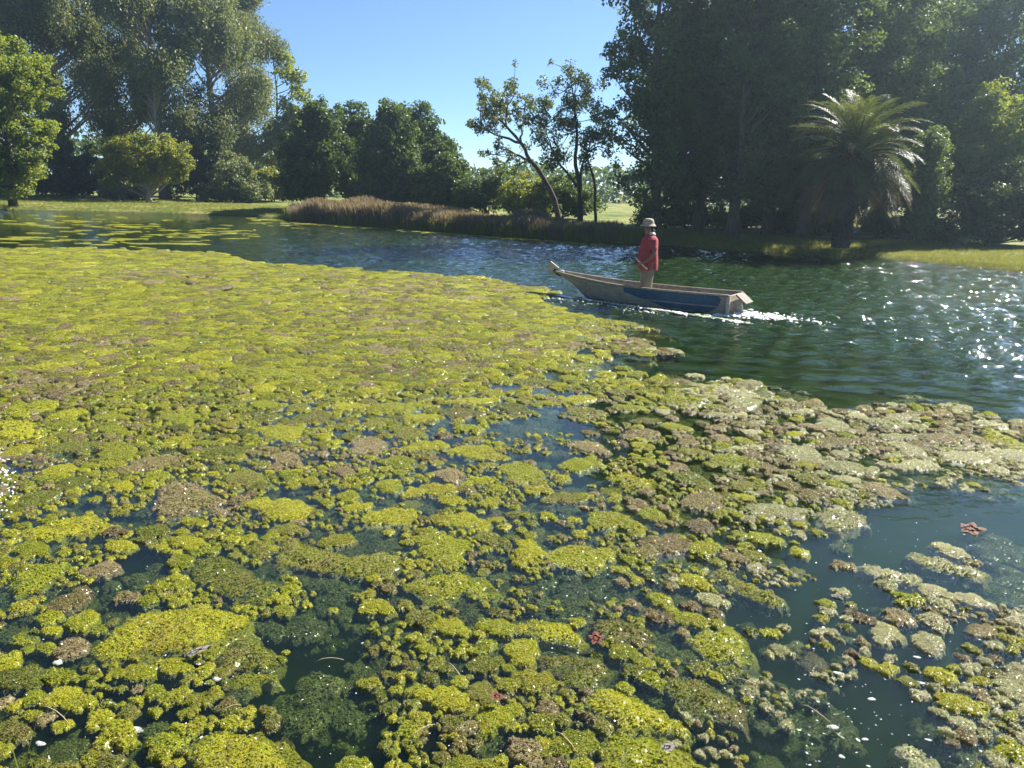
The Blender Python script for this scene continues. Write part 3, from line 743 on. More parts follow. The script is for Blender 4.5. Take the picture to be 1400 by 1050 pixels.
# --- open trees in the gap
def limb_tree(seed, depth, base_px, limbs, blobs, per, cl_r, L, W):
    """limbs: photo polylines with start and end radius in metres; blobs: photo points of leaf tufts"""
    r_ = np.random.default_rng(seed); b = base_at(base_px, depth); mb = MB()
    def P(x, y, off=0): return dp(360 + x / 2.8, 90 + y / 2.8, depth + off) - b
    for pl, ra, rb, off in limbs:
        pts = np.array([P(x, y, off * i / max(1, len(pl) - 1)) for i, (x, y) in enumerate(pl)])
        if pl[0][1] > 520: pts[0] = (pts[0][0], 0, -.2)
        t0 = np.linspace(0, 1, len(pts)); t1 = np.linspace(0, 1, len(pts) * 3)
        q = np.column_stack([np.interp(t1, t0, pts[:, j]) for j in range(3)]); q[1:-1] += r_.normal(0, .03, (len(q) - 2, 3))
        mb.tube(q, np.linspace(ra, rb, len(q)), 7)
    cc = []; heads = np.array([P(x, y, r_.uniform(-1.1, 1.1)) for x, y in blobs])
    for h in heads:
        for _ in range(5):
            e = h + r_.normal(0, .62, 3); cc.append(e); mb.tube([h, (h + e) / 2 + r_.normal(0, .08, 3), e], [.03, .02, .008], 4, cap=False)
    for h in heads:                          # twigs that tie the tufts to the nearest limb
        best = min((P(x, y, 0) for pl, *_ in limbs for x, y in pl), key=lambda q: np.linalg.norm(q - h) + max(0, q[2] - h[2]))
        mb.tube([best, (best + h) / 2 + r_.normal(0, .12, 3), h], [.055, .04, .02], 5, cap=False)
    cc = np.array(cc); cr = cl_r * r_.uniform(.5, 1.3, len(cc)); cnt = (per * (cr / cl_r) ** 2).astype(int) + 3
    own = np.repeat(np.arange(len(cc)), cnt); dd = unit(r_.normal(0, 1, (len(own), 3)))
    V, Fc = leaf_quads(cc[own] + dd * (r_.random(len(own)) ** .5)[:, None] * cr[own][:, None], dd, L, W, r_)
    return (mb.mesh('trunk'), mesh_np('crown', V, Fc, False)), b
mt, b = limb_tree(71, 50, 768, [([(1140, 590), (1110, 500), (1075, 430), (1020, 360), (990, 300), (940, 240), (890, 190), (850, 160)], .20, .03, 0), ([(1020, 365), (950, 330), (890, 310)], .09, .02, -1), ([(985, 295), (910, 270), (850, 245), (785, 228)], .09, .02, 1),
    ([(985, 290), (990, 230), (1000, 165)], .08, .02, 1), ([(930, 230), (935, 150), (930, 85)], .06, .015, -.6), ([(890, 190), (850, 120), (825, 100)], .05, .012, .4)],
    [(840, 110), (880, 100), (930, 80), (962, 110), (900, 145), (850, 170), (930, 175), (870, 232), (800, 226), (1000, 150), (900, 295), (925, 372), (890, 340), (1012, 210), (830, 190), (965, 165), (975, 380)], 60, .34, .17, .12)
tree('leaning_tree', 'sparse tree leaning away from the poplars with bare limbs against the sky', mt, 'mid', 'bark_dark', b)
mt, b = limb_tree(72, 47, 796, [([(1215, 600), (1210, 480), (1195, 350), (1200, 250), (1190, 150), (1180, 60)], .16, .03, 0), ([(1222, 560), (1215, 400), (1240, 330), (1285, 220)], .10, .02, 1), ([(1275, 560), (1270, 450), (1230, 320), (1225, 260)], .10, .02, -1), ([(1200, 460), (1120, 350), (1075, 240)], .09, .02, .8)],
    [(1180, 50), (1230, 60), (1190, 110), (1240, 130), (1170, 150), (1080, 170), (1070, 230), (1090, 290), (1170, 260), (1220, 260), (1280, 200), (1300, 260), (1320, 320), (1130, 310), (1200, 200), (1240, 350), (1110, 200), (1160, 90), (1210, 300), (1270, 300), (1150, 350), (1250, 180)], 85, .42, .16, .11)
tree('open_tree', 'slender upright tree with airy crown beside the poplar grove', mt, 'mid', 'bark_dark', b)
for px, dep, lobs, sd, leaf, lab in (
    (668, 58, [(660, 262, 30, 26), (690, 255, 28, 22), (640, 275, 20, 18)], 73, 'plane', 'dark rounded shrub below the leaning tree at the skyline gap'),
    (725, 56, [(720, 262, 34, 28), (745, 270, 26, 24), (700, 280, 24, 16)], 74, 'olive', 'olive shrub behind the leaning trunk'),
    (770, 55, [(768, 265, 30, 26), (795, 278, 26, 22)], 75, 'plane', 'dark shrub at the foot of the airy upright tree')):
    b = base_at(px, dep); mt = grow(sd, plobes(lobs, dep, b), 150, 80, .45, .18, .12, trunk_r=.07, limbs=20, top=2.0)
    tree('gap_shrub', lab, mt, leaf, 'bark_dark', b, 'shrub', 'shrubs in the gap', parts=('stem', 'foliage'))

# --- dark plane trees behind the reeds
for px, dep, lobs, sd, lab in (
    (440, 64, [(440, 165, 30, 28), (425, 205, 42, 34), (450, 225, 46, 40), (415, 250, 34, 30)], 81, 'dark plane tree nearest the eucalyptus, with narrow top'),
    (492, 68, [(482, 170, 26, 30), (490, 205, 34, 40), (500, 250, 36, 34)], 82, 'narrow plane tree squeezed between two broader ones'),
    (540, 62, [(535, 172, 32, 32), (525, 210, 42, 40), (545, 245, 46, 38), (510, 255, 34, 30)], 83, 'largest dark plane tree of the reed bank'),
    (588, 65, [(575, 180, 26, 34), (592, 215, 32, 38), (600, 250, 34, 34)], 84, 'plane tree with sunlit flank towards the sky gap'),
    (618, 60, [(612, 240, 26, 26), (622, 265, 22, 22), (595, 268, 26, 22)], 85, 'low round plane tree at the sky gap edge')):
    b = base_at(px, dep); mt = grow(sd, plobes(lobs, dep, b, .9), 330, 85, .62, .26, .19, trunk_r=.25, limbs=45, shell=.4)
    tree('plane_tree', lab, mt, 'plane', 'bark', b, group='dark plane trees behind the reeds')

# --- left bank: tall eucalyptus and their company
def euc(seed, H, Rw):
    r_ = np.random.default_rng(seed); lob = []
    for i in range(15):
        z = H * r_.uniform(.22, .97); w = Rw * (1.15 - .65 * abs(z / H - .5)); a = r_.uniform(0, 6.28); q = w * r_.uniform(.2, .75)
        lob.append(((q * math.cos(a), q * math.sin(a), z), (Rw * r_.uniform(.3, .5), Rw * r_.uniform(.3, .5), H * r_.uniform(.06, .11))))
    return grow(seed, lob, 640, 80, .85, .34, .15, trunk_r=.5, top=H * .9, droop=.45, limbs=110, shell=.5, limb_r=.06)
EUC = [euc(91 + i, 26., 5.2) for i in range(3)]
for px, dep, hs_, form, lab in ((25, 84, 1.05, 0, 'tall grey-green eucalyptus behind the bright weeping tree'), (95, 80, 1.0, 1, 'tall grey-green eucalyptus above the dark bush, bare pale trunk below'),
                                 (165, 86, 1.08, 2, 'tall eucalyptus straight behind the small mushroom-shaped tree'), (228, 79, 1.0, 0, 'tall feathery eucalyptus between two others, over the mushroom-shaped tree'),
                                 (300, 82, .98, 1, 'tall eucalyptus with drooping silvery sprays near the open sky'), (345, 92, .86, 2, 'shorter broad eucalyptus at the end of the row, beside the plane trees'),
                                 (-55, 82, 1.0, 1, 'tall eucalyptus at the outer end of the row behind the weeping tree')):
    b = base_at(px, dep); tree('eucalyptus_tree', lab, EUC[form], 'euc', 'bark_pale', b, group='tall eucalyptus on the left bank', rz=px * 2.3, scale=(1, 1, hs_))
b = base_at(388, 92); mt = grow(95, plobes([(385, 75, 18, 14), (395, 100, 22, 16), (408, 125, 18, 14), (400, 160, 22, 30), (385, 200, 26, 40), (378, 240, 26, 30)], 92, b), 170, 46, .8, .36, .26, trunk_r=.3, limbs=60, shell=.6, limb_r=.06)
tree('bright_tree', 'bright yellow-green tree peeping past the eucalyptus into the sky', mt, 'bright', 'bark', b)
b = base_at(20, 60); mt = grow(96, plobes([(15, 80, 44, 32), (25, 110, 46, 36), (10, 165, 58, 40), (30, 190, 40, 30), (5, 220, 42, 26), (25, 232, 34, 18), (-15, 240, 40, 16), (18, 252, 34, 14), (-40, 130, 60, 60), (-40, 220, 50, 40)], 60, b), 420, 95, .62, .25, .17, trunk_r=.28, limbs=60, shell=.42)
tree('weeping_tree', 'bright green weeping tree with two tiers of hanging foliage by the water', mt, 'bright', 'bark_dark', b)
b = base_at(206, 72); mt = grow(97, plobes([(165, 215, 36, 22), (205, 203, 46, 20), (240, 215, 24, 22), (190, 232, 46, 20), (240, 236, 16, 12), (148, 238, 20, 14)], 72, b, .9), 300, 80, .55, .25, .15, trunk_r=.26, top=4.6, limbs=45, shell=.4)
tree('mushroom_tree', 'small spreading mushroom-shaped tree with pale trunk on the lawn', mt, 'olive', 'bark_pale', b)
for px, dep, lobs, sd, leaf, lab in (
    (105, 77, [(100, 225, 30, 34), (125, 245, 26, 30), (85, 255, 30, 22)], 101, 'dark', 'dark bush between the weeping and the mushroom-shaped tree'),
    (165, 76, [(165, 266, 24, 14), (188, 270, 14, 10), (146, 270, 14, 9)], 102, 'silver', 'low silvery bush under the mushroom-shaped tree'),
    (270, 79, [(275, 210, 30, 40), (265, 250, 32, 32), (300, 255, 34, 30)], 103, 'dark', 'tall dark bush behind the trunk of the mushroom-shaped tree'),
    (325, 77, [(320, 245, 30, 34), (345, 262, 26, 22), (300, 268, 22, 16)], 104, 'euc', 'grey-green bush in front of the shorter eucalyptus'),
    (372, 80, [(365, 255, 24, 24), (385, 262, 20, 18)], 105, 'olive', 'sunny bush behind the wooden fence'),
    (40, 79, [(40, 250, 40, 26), (5, 255, 40, 26), (-40, 250, 50, 30)], 106, 'dark', 'dark hedge under the weeping tree')):
    b = base_at(px, dep); mt = grow(sd, plobes(lobs, dep, b), 220, 75, .6, .28, .18, trunk_r=.1, limbs=22, top=2.2)
    tree('bank_bush', lab, mt, leaf, 'bark_dark', b, 'shrub', 'bushes on the left bank', parts=('stem', 'foliage'))

# --- far-off wood closing the view
r_ = np.random.default_rng(111); n = 26000
fx = r_.uniform(-190, 150, n); fy = 128 + r_.normal(0, 5, n) + 10 * np.sin(fx * .05)
fh = 5.5 + 2.6 * (fbm(np.column_stack([fx * .12, fy * 0]), 3, 4) - .5) * 2 + 2 * smooth(fx, 20, 60) + 3 * smooth(fx, -30, -70)
P = np.column_stack([fx, fy, .6 + fh * r_.random(n) ** .8])
V, Fc = leaf_quads(P, unit(r_.normal(0, 1, (n, 3))), 1.0, .7, r_)
tag(put('distant_wood', mesh_np('distant_wood', V, Fc, False), M['plane']), 'far-off dark wood closing the view beyond the park', kind='stuff')

# ------------------------------------------------------------------ palm
def frond(seed, L, a0, bend):
    """arching feather frond starting at the origin, heading +X with start elevation a0"""
    r_ = np.random.default_rng(seed); n = 15
    s = np.linspace(0, 1, n); a = a0 - bend * s ** 1.3
    st = L / (n - 1); p = np.zeros((n, 3))
    p[1:, 0] = np.cumsum(np.cos(a[:-1]) * st); p[1:, 2] = np.cumsum(np.sin(a[:-1]) * st)
    mb = MB(); mb.tube(p, np.linspace(.035, .006, n), 4, cap=False)
    rach = mb.mesh('rachis')
    k = 46; u = np.linspace(.10, .995, k); V = []; Fc = []
    for sgn in (-1, 1):
        for q in u:
            c = np.array([np.interp(q, s, p[:, 0]), 0, np.interp(q, s, p[:, 2])]); aa = np.interp(q, s, a)
            t = np.array([math.cos(aa), 0, math.sin(aa)]); up = np.array([-math.sin(aa), 0, math.cos(aa)])
            ll = .50 * math.sin(math.pi * min(1, .12 + .88 * q)) ** .6 * r_.uniform(.8, 1.1) + .08
            d = unit(t * .62 + np.array([0, sgn, 0]) * .72 + up * .22 + r_.normal(0, .07, 3))
            e = c + d * ll * .55; tip = c + d * ll + np.array([0, 0, -.18 * ll])
            w = unit(np.cross(d, up)) * .016
            b0 = len(V); V += [c - w * .5, c + w * .5, e + w, e - w, tip]; Fc += [(b0, b0 + 1, b0 + 2, b0 + 3), (b0 + 3, b0 + 2, b0 + 4, b0 + 4)]
    V = np.array(V); q4 = np.array([f for f in Fc if f[2] != f[3]]); t3 = [f for f in Fc if f[2] == f[3]]
    allv = np.vstack([V, V[[f[2] for f in t3]]]); q5 = np.array([(f[0], f[1], f[2], len(V) + i) for i, f in enumerate(t3)])
    allv[len(V):] += 1e-4
    return rach, mesh_np('leaflets', allv, np.vstack([q4, q5]), False)
pb = base_at(1155, 33.5); pb[2] = max(pb[2], .1)
ptop = dp(1176, 212, 33.5); PH = ptop[2] - pb[2]
palm = tag(empty('palm_tree', tuple(pb)), 'date palm with a full arching crown at the edge of the lawn', 'palm tree')
mb = MB(); zs = np.linspace(-.15, PH, 40)
lean = (ptop[0] - pb[0]) * .35
mb.tube(np.column_stack([lean * (zs / PH) ** 1.4, zs * 0, zs]), .34 + .03 * np.sin(zs * 21) + .22 * np.exp(-((zs - PH + .2) / .55) ** 2) + .10 * np.exp(-(zs / .3) ** 2), 14)
trunk = put('trunk', mb.mesh('palm_trunk'), M['bark_dark'], palm)
mb = MB()                                   # diamond stubs of old leaf bases
r_ = np.random.default_rng(5)
for i in range(150):
    a = i * 2.39996; z = .25 + (PH - .3) * i / 150; rr = .34 + .2 * math.exp(-((z - PH + .2) / .55) ** 2)
    c = np.array([lean * (z / PH) ** 1.4 + rr * math.cos(a), rr * math.sin(a), z]); d = np.array([math.cos(a) * .6, math.sin(a) * .6, .8])
    mb.tube([c - d * .03, c + d * .10], [.07, .03], 4)
put('leaf_stubs', mb.mesh('leaf_stubs', False), M['bark_dark'], trunk)['kind'] = 'stuff'
FR = []
for i in range(9):
    a0 = R(84 - i * 15.5); FR.append(frond(200 + i, 2.7 + .25 * math.sin(i), a0, R(62 + 8 * (i % 3)) if i < 6 else R(48 - 5 * (i - 6))))
nf = 165
for i in range(nf):
    q = i / nf; v = min(8, int(q ** .78 * 9)); a = i * 2.39996 + r_.normal(0, .1)
    z = PH + .25 - .75 * q; rr = .10 + .22 * q
    dry = v >= 7
    f = put('frond', FR[v][1], None, palm)
    if len(f.data.materials) == 0: f.data.materials.append(M['palm_dry' if dry else 'palm'])
    f.location = (lean + rr * math.cos(a), rr * math.sin(a), z); f.rotation_euler = (r_.normal(0, .12), r_.normal(0, .07), a)
    s_ = r_.uniform(.85, 1.08); f.scale = (s_,) * 3
    put('rachis', FR[v][0], M['palm_dry'], f)
M['fruit'] = mat_plain('palm_fruit', (.42, .17, .03), .6, .3, 20)
for a in (-2.6, -2.0, -.75, -.35, 2.9):
    mb = MB()
    for j in range(38):
        d = unit(np.array([math.cos(a) + r_.normal(0, .3), math.sin(a) + r_.normal(0, .3), r_.normal(-.1, .35)])); l = r_.uniform(.35, .75)
        mb.tube([(0, 0, 0), d * l * .5, d * l + np.array([0, 0, -.12])], [.012, .014, .02], 4, cap=False)
    put('fruit_cluster', mb.mesh('fruit_cluster'), M['fruit'], palm, (lean + .35 * math.cos(a), .35 * math.sin(a), PH - .12))

# ------------------------------------------------------------------ reeds and grass
def tuft(seed, n, hmin, hmax, spread, w, lean=.35, plume=False):
    r_ = np.random.default_rng(seed); V = []; Fq = []
    for i in range(n):
        a = r_.uniform(0, 6.28); b = r_.uniform(0, 6.28); h = r_.uniform(hmin, hmax); r0 = spread * math.sqrt(r_.random())
        p = np.array([r0 * math.cos(a), r0 * math.sin(a), 0]); d = np.array([math.cos(b), math.sin(b), 0]); sd = np.array([-d[1], d[0], 0])
        ln = lean * r_.random()
        ww = w * r_.uniform(.6, 1.3)
        lv = [(0, .7), (.4, 1.), (.75, .7 if not plume else .6), (1., .12 if not plume else .5)]
        b0 = len(V)
        for (u, k) in lv:
            c = p + d * ln * h * u ** 1.8 + np.array([0, 0, h * u * (1 - .25 * ln * u)])
            kk = k if not (plume and u > .7 and i % 3 == 0) else k * 3.2
            V += [c - sd * ww * kk, c + sd * ww * kk]
        for j in range(3): Fq.append((b0 + 2 * j, b0 + 2 * j + 1, b0 + 2 * j + 3, b0 + 2 * j + 2))
    return mesh_np('tuft', np.array(V), np.array(Fq), False)
REED = [tuft(300 + i, 26, .7, 1.45, .38, .012, .35, True) for i in range(4)]
for m_ in REED: m_.materials.append(M['reed'])
GREEN_REED = [tuft(310 + i, 24, .35, .85, .35, .014, .5) for i in range(2)]
for m_ in GREEN_REED: m_.materials.append(M['grass'])
r_ = np.random.default_rng(121)
def along(px0, px1, n, lo, hi, spread):
    """points on the bank behind the shoreline between two photo columns"""
    q = r_.uniform(px0, px1, n); sx = [p[0] for p in SHORE]; sy = [p[1] for p in SHORE]
    P = np.array([gp(x, np.interp(x, sx, sy), 0) for x in q]); back = lo + (hi - lo) * r_.random(n) ** spread
    P[:, 1] += back; P[:, 0] *= P[:, 1] / (P[:, 1] - back)
    P[:, 2] = ground_z(P) - .03
    return P, back
P1, b1 = along(398, 850, 2600, .15, 4.2, 1.0)
P2_, b2 = along(395, 900, 900, .0, 1.5, 1.0)
hs1 = .28 + .60 * fbm(P1[:, :2] * .25, 2, 8)
hs1 = hs1 * np.interp(proj(P1)[:, 0], [398, 430, 560, 640, 700, 720, 760, 850], [1.2, 1.75, 1.15, .85, .8, 1.1, .8, .7])
nP, nQ = len(P1), len(P2_)
pts = np.vstack([P1, P2_]); sc3 = np.concatenate([hs1, r_.uniform(.5, 1.1, nQ)])
instancer('reed_bed', pts, np.column_stack([np.zeros((len(pts), 2)), r_.uniform(0, 6.28, len(pts))]), np.column_stack([sc3, sc3, sc3]),
          np.concatenate([r_.integers(0, 4, nP), 4 + r_.integers(0, 2, nQ)]), REED + GREEN_REED, 'dry straw-coloured reed bed along the far shore')
GR = [tuft(320 + i, 16, .05, .16, .10, .004, .8) for i in range(4)]
for m_ in GR: m_.materials.append(M['grass'])
A, _ = along(1170, 1450, 9000, .02, 7.0, 1.4); Bp, _ = along(-60, 395, 7000, .05, 14.0, 1.2); Cn, _ = along(860, 1170, 3000, .02, 5.0, 1.2)
pts = np.vstack([A, Bp, Cn]); pts[:, 2] += .02
s3 = np.concatenate([r_.uniform(.35, .9, len(A)), r_.uniform(.6, 1.4, len(Bp)), r_.uniform(.8, 1.8, len(Cn))])
edge = np.concatenate([_[:0] for _ in (b1,)])
instancer('bank_grass', pts, np.column_stack([np.zeros((len(pts), 2)), r_.uniform(0, 6.28, len(pts))]), np.column_stack([s3, s3, s3]), r_.integers(0, 4, len(pts)), GR, 'short dry grass on the pond banks')
NG = [tuft(330 + i, 12, .25, .6, .10, .004, .55) for i in range(3)]
for m_ in NG: m_.materials.append(M['grass'])
n = 60; q = np.column_stack([r_.uniform(-3.4, -1.75, n), np.zeros(n), np.zeros(n)]); q[:, 1] = np.interp(q[:, 0], [-4, -1.6], [2.3, 2.2]) + r_.uniform(-.25, .18, n); q[:, 2] = ground_z(q) - .02
instancer('shore_grass', q, np.column_stack([np.zeros((n, 2)), r_.uniform(0, 6.28, n)]), np.ones((n, 3)), r_.integers(0, 3, n), NG, 'thin green grass blades at the near bank edge')

# ------------------------------------------------------------------ wooden fence and stump
M['fence'] = mat_plain('fence_wood', (.11, .075, .045), .85, .3, 8, .01, .2)
fe = tag(empty('wooden_fence', tuple(base_at(380, 82))), 'low brown wooden rail fence behind the reeds under the sunny bush', 'fence')
o0 = np.array(fe.location)
f0, f1 = base_at(352, 82) - o0, base_at(412, 82) - o0
pm = MB(); pm.tube([(0, 0, -.3), (0, 0, .5), (.01, 0, 1.0)], [.075, .07, .065], 8); post = pm.mesh('post')
for i in range(6): put('post', post, M['fence'], fe, tuple(f0 + (f1 - f0) * i / 5))
rm = MB(); d_ = (f1 - f0); rm.tube([f0 - d_ * .03, f0 + d_ * .35 + [0, 0, .01], f0 + d_ * .7, f1 + d_ * .03], [.05, .055, .05, .05], 7); rail = rm.mesh('rail')
for z in (.45, .88): put('rail', rail, M['fence'], fe, (0, -.07, z))
sp = gp(1199, 349, .3); sb = np.array([sp[0], sp[1], gz(sp[0], sp[1])])
mb = MB(); mb.tube([(0, 0, -.1), (.02, 0, .12), (.05, .01, .30), (.11, 0, .42)], [.15, .125, .115, .10], 10)
mb.tube([(-.02, -.02, .06), (-.16, -.04, .07), (-.25, -.04, .0)], [.09, .06, .04], 8)
tag(put('tree_stump', mb.mesh('tree_stump'), M['bark_dark'], loc=tuple(sb)), 'small dark crooked stump on the lawn by the palm', 'stump')

# ------------------------------------------------------------------ boat
def mat_hull():
    t = NT('boat_hull'); uv = t.n('UVMap').outputs[0]; sx = t.n('SeparateXYZ', {0: uv}); u, v = sx.outputs[0], sx.outputs[1]; p = t.obj()
    n = t.noise(p, 5, 5, .65); mp = t.n('Mapping', {'Vector': p, 'Scale': (1.2, 8, 14)}).outputs[0]; st = t.noise(mp, 3, 4, .7)
    base = t.ramp(t.math('ADD', t.math('MULTIPLY', n, .5), t.math('MULTIPLY', st, .5)), [(.3, (.105, .095, .07)), (.5, (.22, .20, .15)), (.72, (.36, .33, .26))])
    # painted blue field: u 0 stern .. 1 bow, v 0 keel line .. 1 gunwale
    wob = t.math('MULTIPLY', t.math('SUBTRACT', t.noise(p, 7, 3), .5), .10)
    lowv = t.ramp(u, [(.03, (.70, .70, .70)), (.10, (.30, .30, .30)), (.35, (.33, .33, .33)), (.60, (.78, .78, .78))])
    inv = t.math('GREATER_THAN', t.math('ADD', v, wob), lowv); inu = t.math('MULTIPLY', t.math('GREATER_THAN', t.math('ADD', u, wob), .045), t.math('LESS_THAN', u, .605))
    m = t.math('MULTIPLY', t.math('MULTIPLY', inv, inu), t.math('GREATER_THAN', t.noise(p, 18, 4, .7), .36))
    blue = t.ramp(n, [(.3, (.012, .042, .075)), (.7, (.025, .085, .15))])
    col = t.mix(m, base, blue)
    slime = t.ramp(t.math('ADD', v, t.math('MULTIPLY', n, .12)), [(.10, (1, 1, 1)), (.22, (0, 0, 0))])
    col = t.mix(t.math('MULTIPLY', slime, .8), col, (.03, .045, .018))
    return t.done(t.principled(col, .62, t.bump(t.math('ADD', n, st), .006), .35))
M['hull'] = mat_hull()
M['boat_wood'] = mat_plain('boat_wood', (.26, .22, .16), .7, .35, 9, .004)
M['boat_pale'] = mat_plain('boat_pale', (.36, .32, .26), .65, .25, 9, .004)
M['boat_grey'] = mat_plain('boat_grey', (.12, .11, .092), .75, .3, 9, .004, .3)
M['boat_dark'] = mat_plain('boat_dark', (.03, .03, .03), .6, .3, 9, .003)
BLEN = BL + .18
boat = empty('rowing_boat', tuple(BO)); boat.rotation_euler = (0, 0, ang)
sgn_lat = 1.0 if np.dot(lat, np.array([-ax[1], ax[0], 0])) > 0 else -1.0
tag(boat, 'weathered wooden flat-bottomed rowing boat with a faded blue side', 'boat')
ns = 34; nv = 9
S = np.linspace(0, 1, ns)
def hb_top(s): return .44 * (1 - .06 * (1 - s) ** 2 - .80 * np.clip((s - .45) / .55, 0, 1) ** 2.2)
def hb_bot(s): return .36 * (1 - .10 * (1 - s) ** 2 - .93 * np.clip((s - .40) / .60, 0, 1) ** 2.0)
def z_top(s): return .40 - .03 * np.sin(math.pi * s) + .02 * s + .11 * np.clip((s - .55) / .45, 0, 1) ** 2
def z_bot(s): return -.17 + .03 * (1 - s) + .50 * np.clip((s - .72) / .28, 0, 1) ** 1.7
def x_at(s, v): return s * BLEN + np.clip((s - .6) / .4, 0, 1) ** 1.5 * v * .42
V = []; UV = []
for s_ in S:
    sec = []
    for v in np.linspace(1, 0, nv):         # near gunwale -> keel -> far gunwale
        w = hb_bot(s_) + (hb_top(s_) - hb_bot(s_)) * v ** .8
        z = z_bot(s_) + (z_top(s_) - z_bot(s_)) * v
        sec.append((x_at(s_, v), w, z, v))
    full = [(a, -b, c, v) for a, b, c, v in sec] + [(x_at(s_, 0), 0, z_bot(s_) - .02, 0)] + [(a, b, c, v) for a, b, c, v in sec[::-1]]
    for a, b, c, v in full: V.append((a, b, c)); UV.append((s_, v))
nw_ = 2 * nv + 1; V = np.array(V); UV = np.array(UV)
Fh = grid_faces(nw_, ns)
hme = mesh_np('hull', V, Fh); uvl = hme.uv_layers.new(name='UVMap')
uvl.data.foreach_set('uv', UV[Fh.ravel()].astype(np.float32).ravel())
hull = put('hull', hme, M['hull'], boat); sm = hull.modifiers.new('thickness', 'SOLIDIFY'); sm.thickness = .028; sm.offset = 0; hme.materials.append(M['boat_wood']); sm.material_offset = 1
for sd in (-1, 1):                           # gunwale rails and rub strakes
    mb = MB(); pts = np.column_stack([x_at(S, 1.), sd * (hb_top(S) + .008), z_top(S) + .006])
    mb.tube(pts, .026, 6); put('gunwale', mb.mesh('gunwale'), M['boat_wood'], boat)
    mb = MB(); vv = .55; w_ = hb_bot(S) + (hb_top(S) - hb_bot(S)) * vv ** .8 + .012
    mb.tube(np.column_stack([x_at(S, vv), sd * w_, z_bot(S) + (z_top(S) - z_bot(S)) * vv]), .012, 5); put('rub_strake', mb.mesh('rub_strake'), M['boat_wood'], boat)
mb = MB(); mb.box((BLEN * .48, 0, -.06), (BLEN * .80, .58, .03)); put('floor_boards', mb.mesh('floor_boards', False), M['boat_wood'], boat)
for xs in (.16, .44, .80):
    mb = MB(); w_ = float(hb_top(np.array(xs))) * 1.9; mb.box((BLEN * xs, 0, .27), (.24, w_, .035)); put('thwart', mb.mesh('thwart', False), M['boat_wood'], boat)
mb = MB(); q = [(-hb_top(0.), z_top(0.)), (hb_top(0.), z_top(0.)), (hb_bot(0.), z_bot(0.)), (-hb_bot(0.), z_bot(0.))]
vv = [(x, float(a), float(b)) for x in (-.03, .02) for a, b in q]
mb.add(vv, [[0, 1, 2, 3], [7, 6, 5, 4], [0, 4, 5, 1], [1, 5, 6, 2], [2, 6, 7, 3], [3, 7, 4, 0]])
put('transom', mb.mesh('transom', False), M['boat_wood'], boat)
nearS = -1.0 if sgn_lat > 0 else 1.0         # local y sign of the side facing the photograph
tilt = np.array(Matrix.Rotation(R(38), 3, 'Y'))
mb = MB(); mb.box((-.17, 0, .30), (.40, .50, .035), tilt @ np.array(Matrix.Rotation(R(-70), 3, 'Y')) @ np.array(Matrix.Rotation(R(0), 3, 'Z')))
mb = MB(); mb.box((-.19, 0, .33), (.28, .46, .03), np.array(Matrix.Rotation(R(-38), 3, 'Y'))); put('stern_board', mb.mesh('stern_board', False), M['boat_grey'], boat)
mb = MB(); mb.box((-.13, nearS * .08, .06), (.17, .05, .50), np.array(Matrix.Rotation(R(14), 3, 'Y'))); put('rudder_plate', mb.mesh('rudder_plate', False), M['boat_pale'], boat)
mb = MB(); mb.box((.0, nearS * .425, .10), (.07, .05, .56)); put('stern_post', mb.mesh('stern_post', False), M['boat_pale'], boat)
bx0 = float(x_at(1., 1.)); bz0 = float(z_top(1.))
mb = MB(); mb.tube([(bx0 - .16, 0, bz0 - .04), (bx0 - .02, 0, bz0 - .03), (bx0 + .10, 0, bz0 + .02)], [.085, .075, .055], 8); put('stem_head', mb.mesh('stem_head'), M['boat_dark'], boat)
mb = MB(); rr = np.array(Matrix.Rotation(R(nearS * -28), 3, 'Z')) @ np.array(Matrix.Rotation(R(-30), 3, 'Y'))
mb.box((bx0 + .14, nearS * .02, bz0 + .07), (.26, .035, .21), np.array(Matrix.Rotation(R(nearS * 12), 3, 'Z')) @ np.array(Matrix.Rotation(R(-34), 3, 'Y')))
put('bow_board', mb.mesh('bow_board', False), M['boat_pale'], boat)
mb = MB(); mb.tube([(float(x_at(1., 1.)) + .0, 0, bz0 - .02), (float(x_at(1., .5)), 0, float(z_bot(1.) + .5 * (bz0 - z_bot(1.)))), (float(x_at(1., 0.)), 0, float(z_bot(1.))), (float(x_at(.93, 0)), 0, float(z_bot(.93)) - .03)], [.05, .05, .045, .03], 8)
put('stem', mb.mesh('stem'), M['boat_pale'], boat)

# ------------------------------------------------------------------ boatman
xs = np.linspace(.3, BLEN - .3, 200); pp = proj(np.array([boat_pt(x, 0, .9) for x in xs])); xm = xs[np.argmin(np.abs(pp[:, 0] - 886))]
foot = boat_pt(xm, 0, -.045)
zt = np.linspace(1.4, 2.1, 141); HT = zt[np.argmin(np.abs(proj(np.array([foot + [0, 0, z] for z in zt]))[:, 1] - 301))]
man = tag(empty('person', tuple(foot)), 'person in a loose red shirt, khaki trousers and sun hat standing in the boat', 'person')
man.rotation_euler = (0, 0, math.pi + R(8))    # faces along the picture to the bow (-X), local +X is forward
k = HT / 1.80; man.scale = (k, k, k)
def skin(name, verts, edges, radii, mat, parent, sub=2, root=0):
    me = bpy.data.meshes.new(name); me.from_pydata([tuple(v) for v in verts], edges, []); me.update()
    o = put(name, me, mat, parent)
    sk = o.modifiers.new('skin', 'SKIN'); sk.use_smooth_shade = True
    for i, r0 in enumerate(radii):
        d0 = me.skin_vertices[0].data[i]; d0.radius = r0 if isinstance(r0, tuple) else (r0, r0); d0.use_root = (i == root)
    ss = o.modifiers.new('smooth', 'SUBSURF'); ss.levels = sub; ss.render_levels = sub
    return o
M['skin'] = mat_plain('skin', (.20, .105, .065), .55, .12, 20, .001)
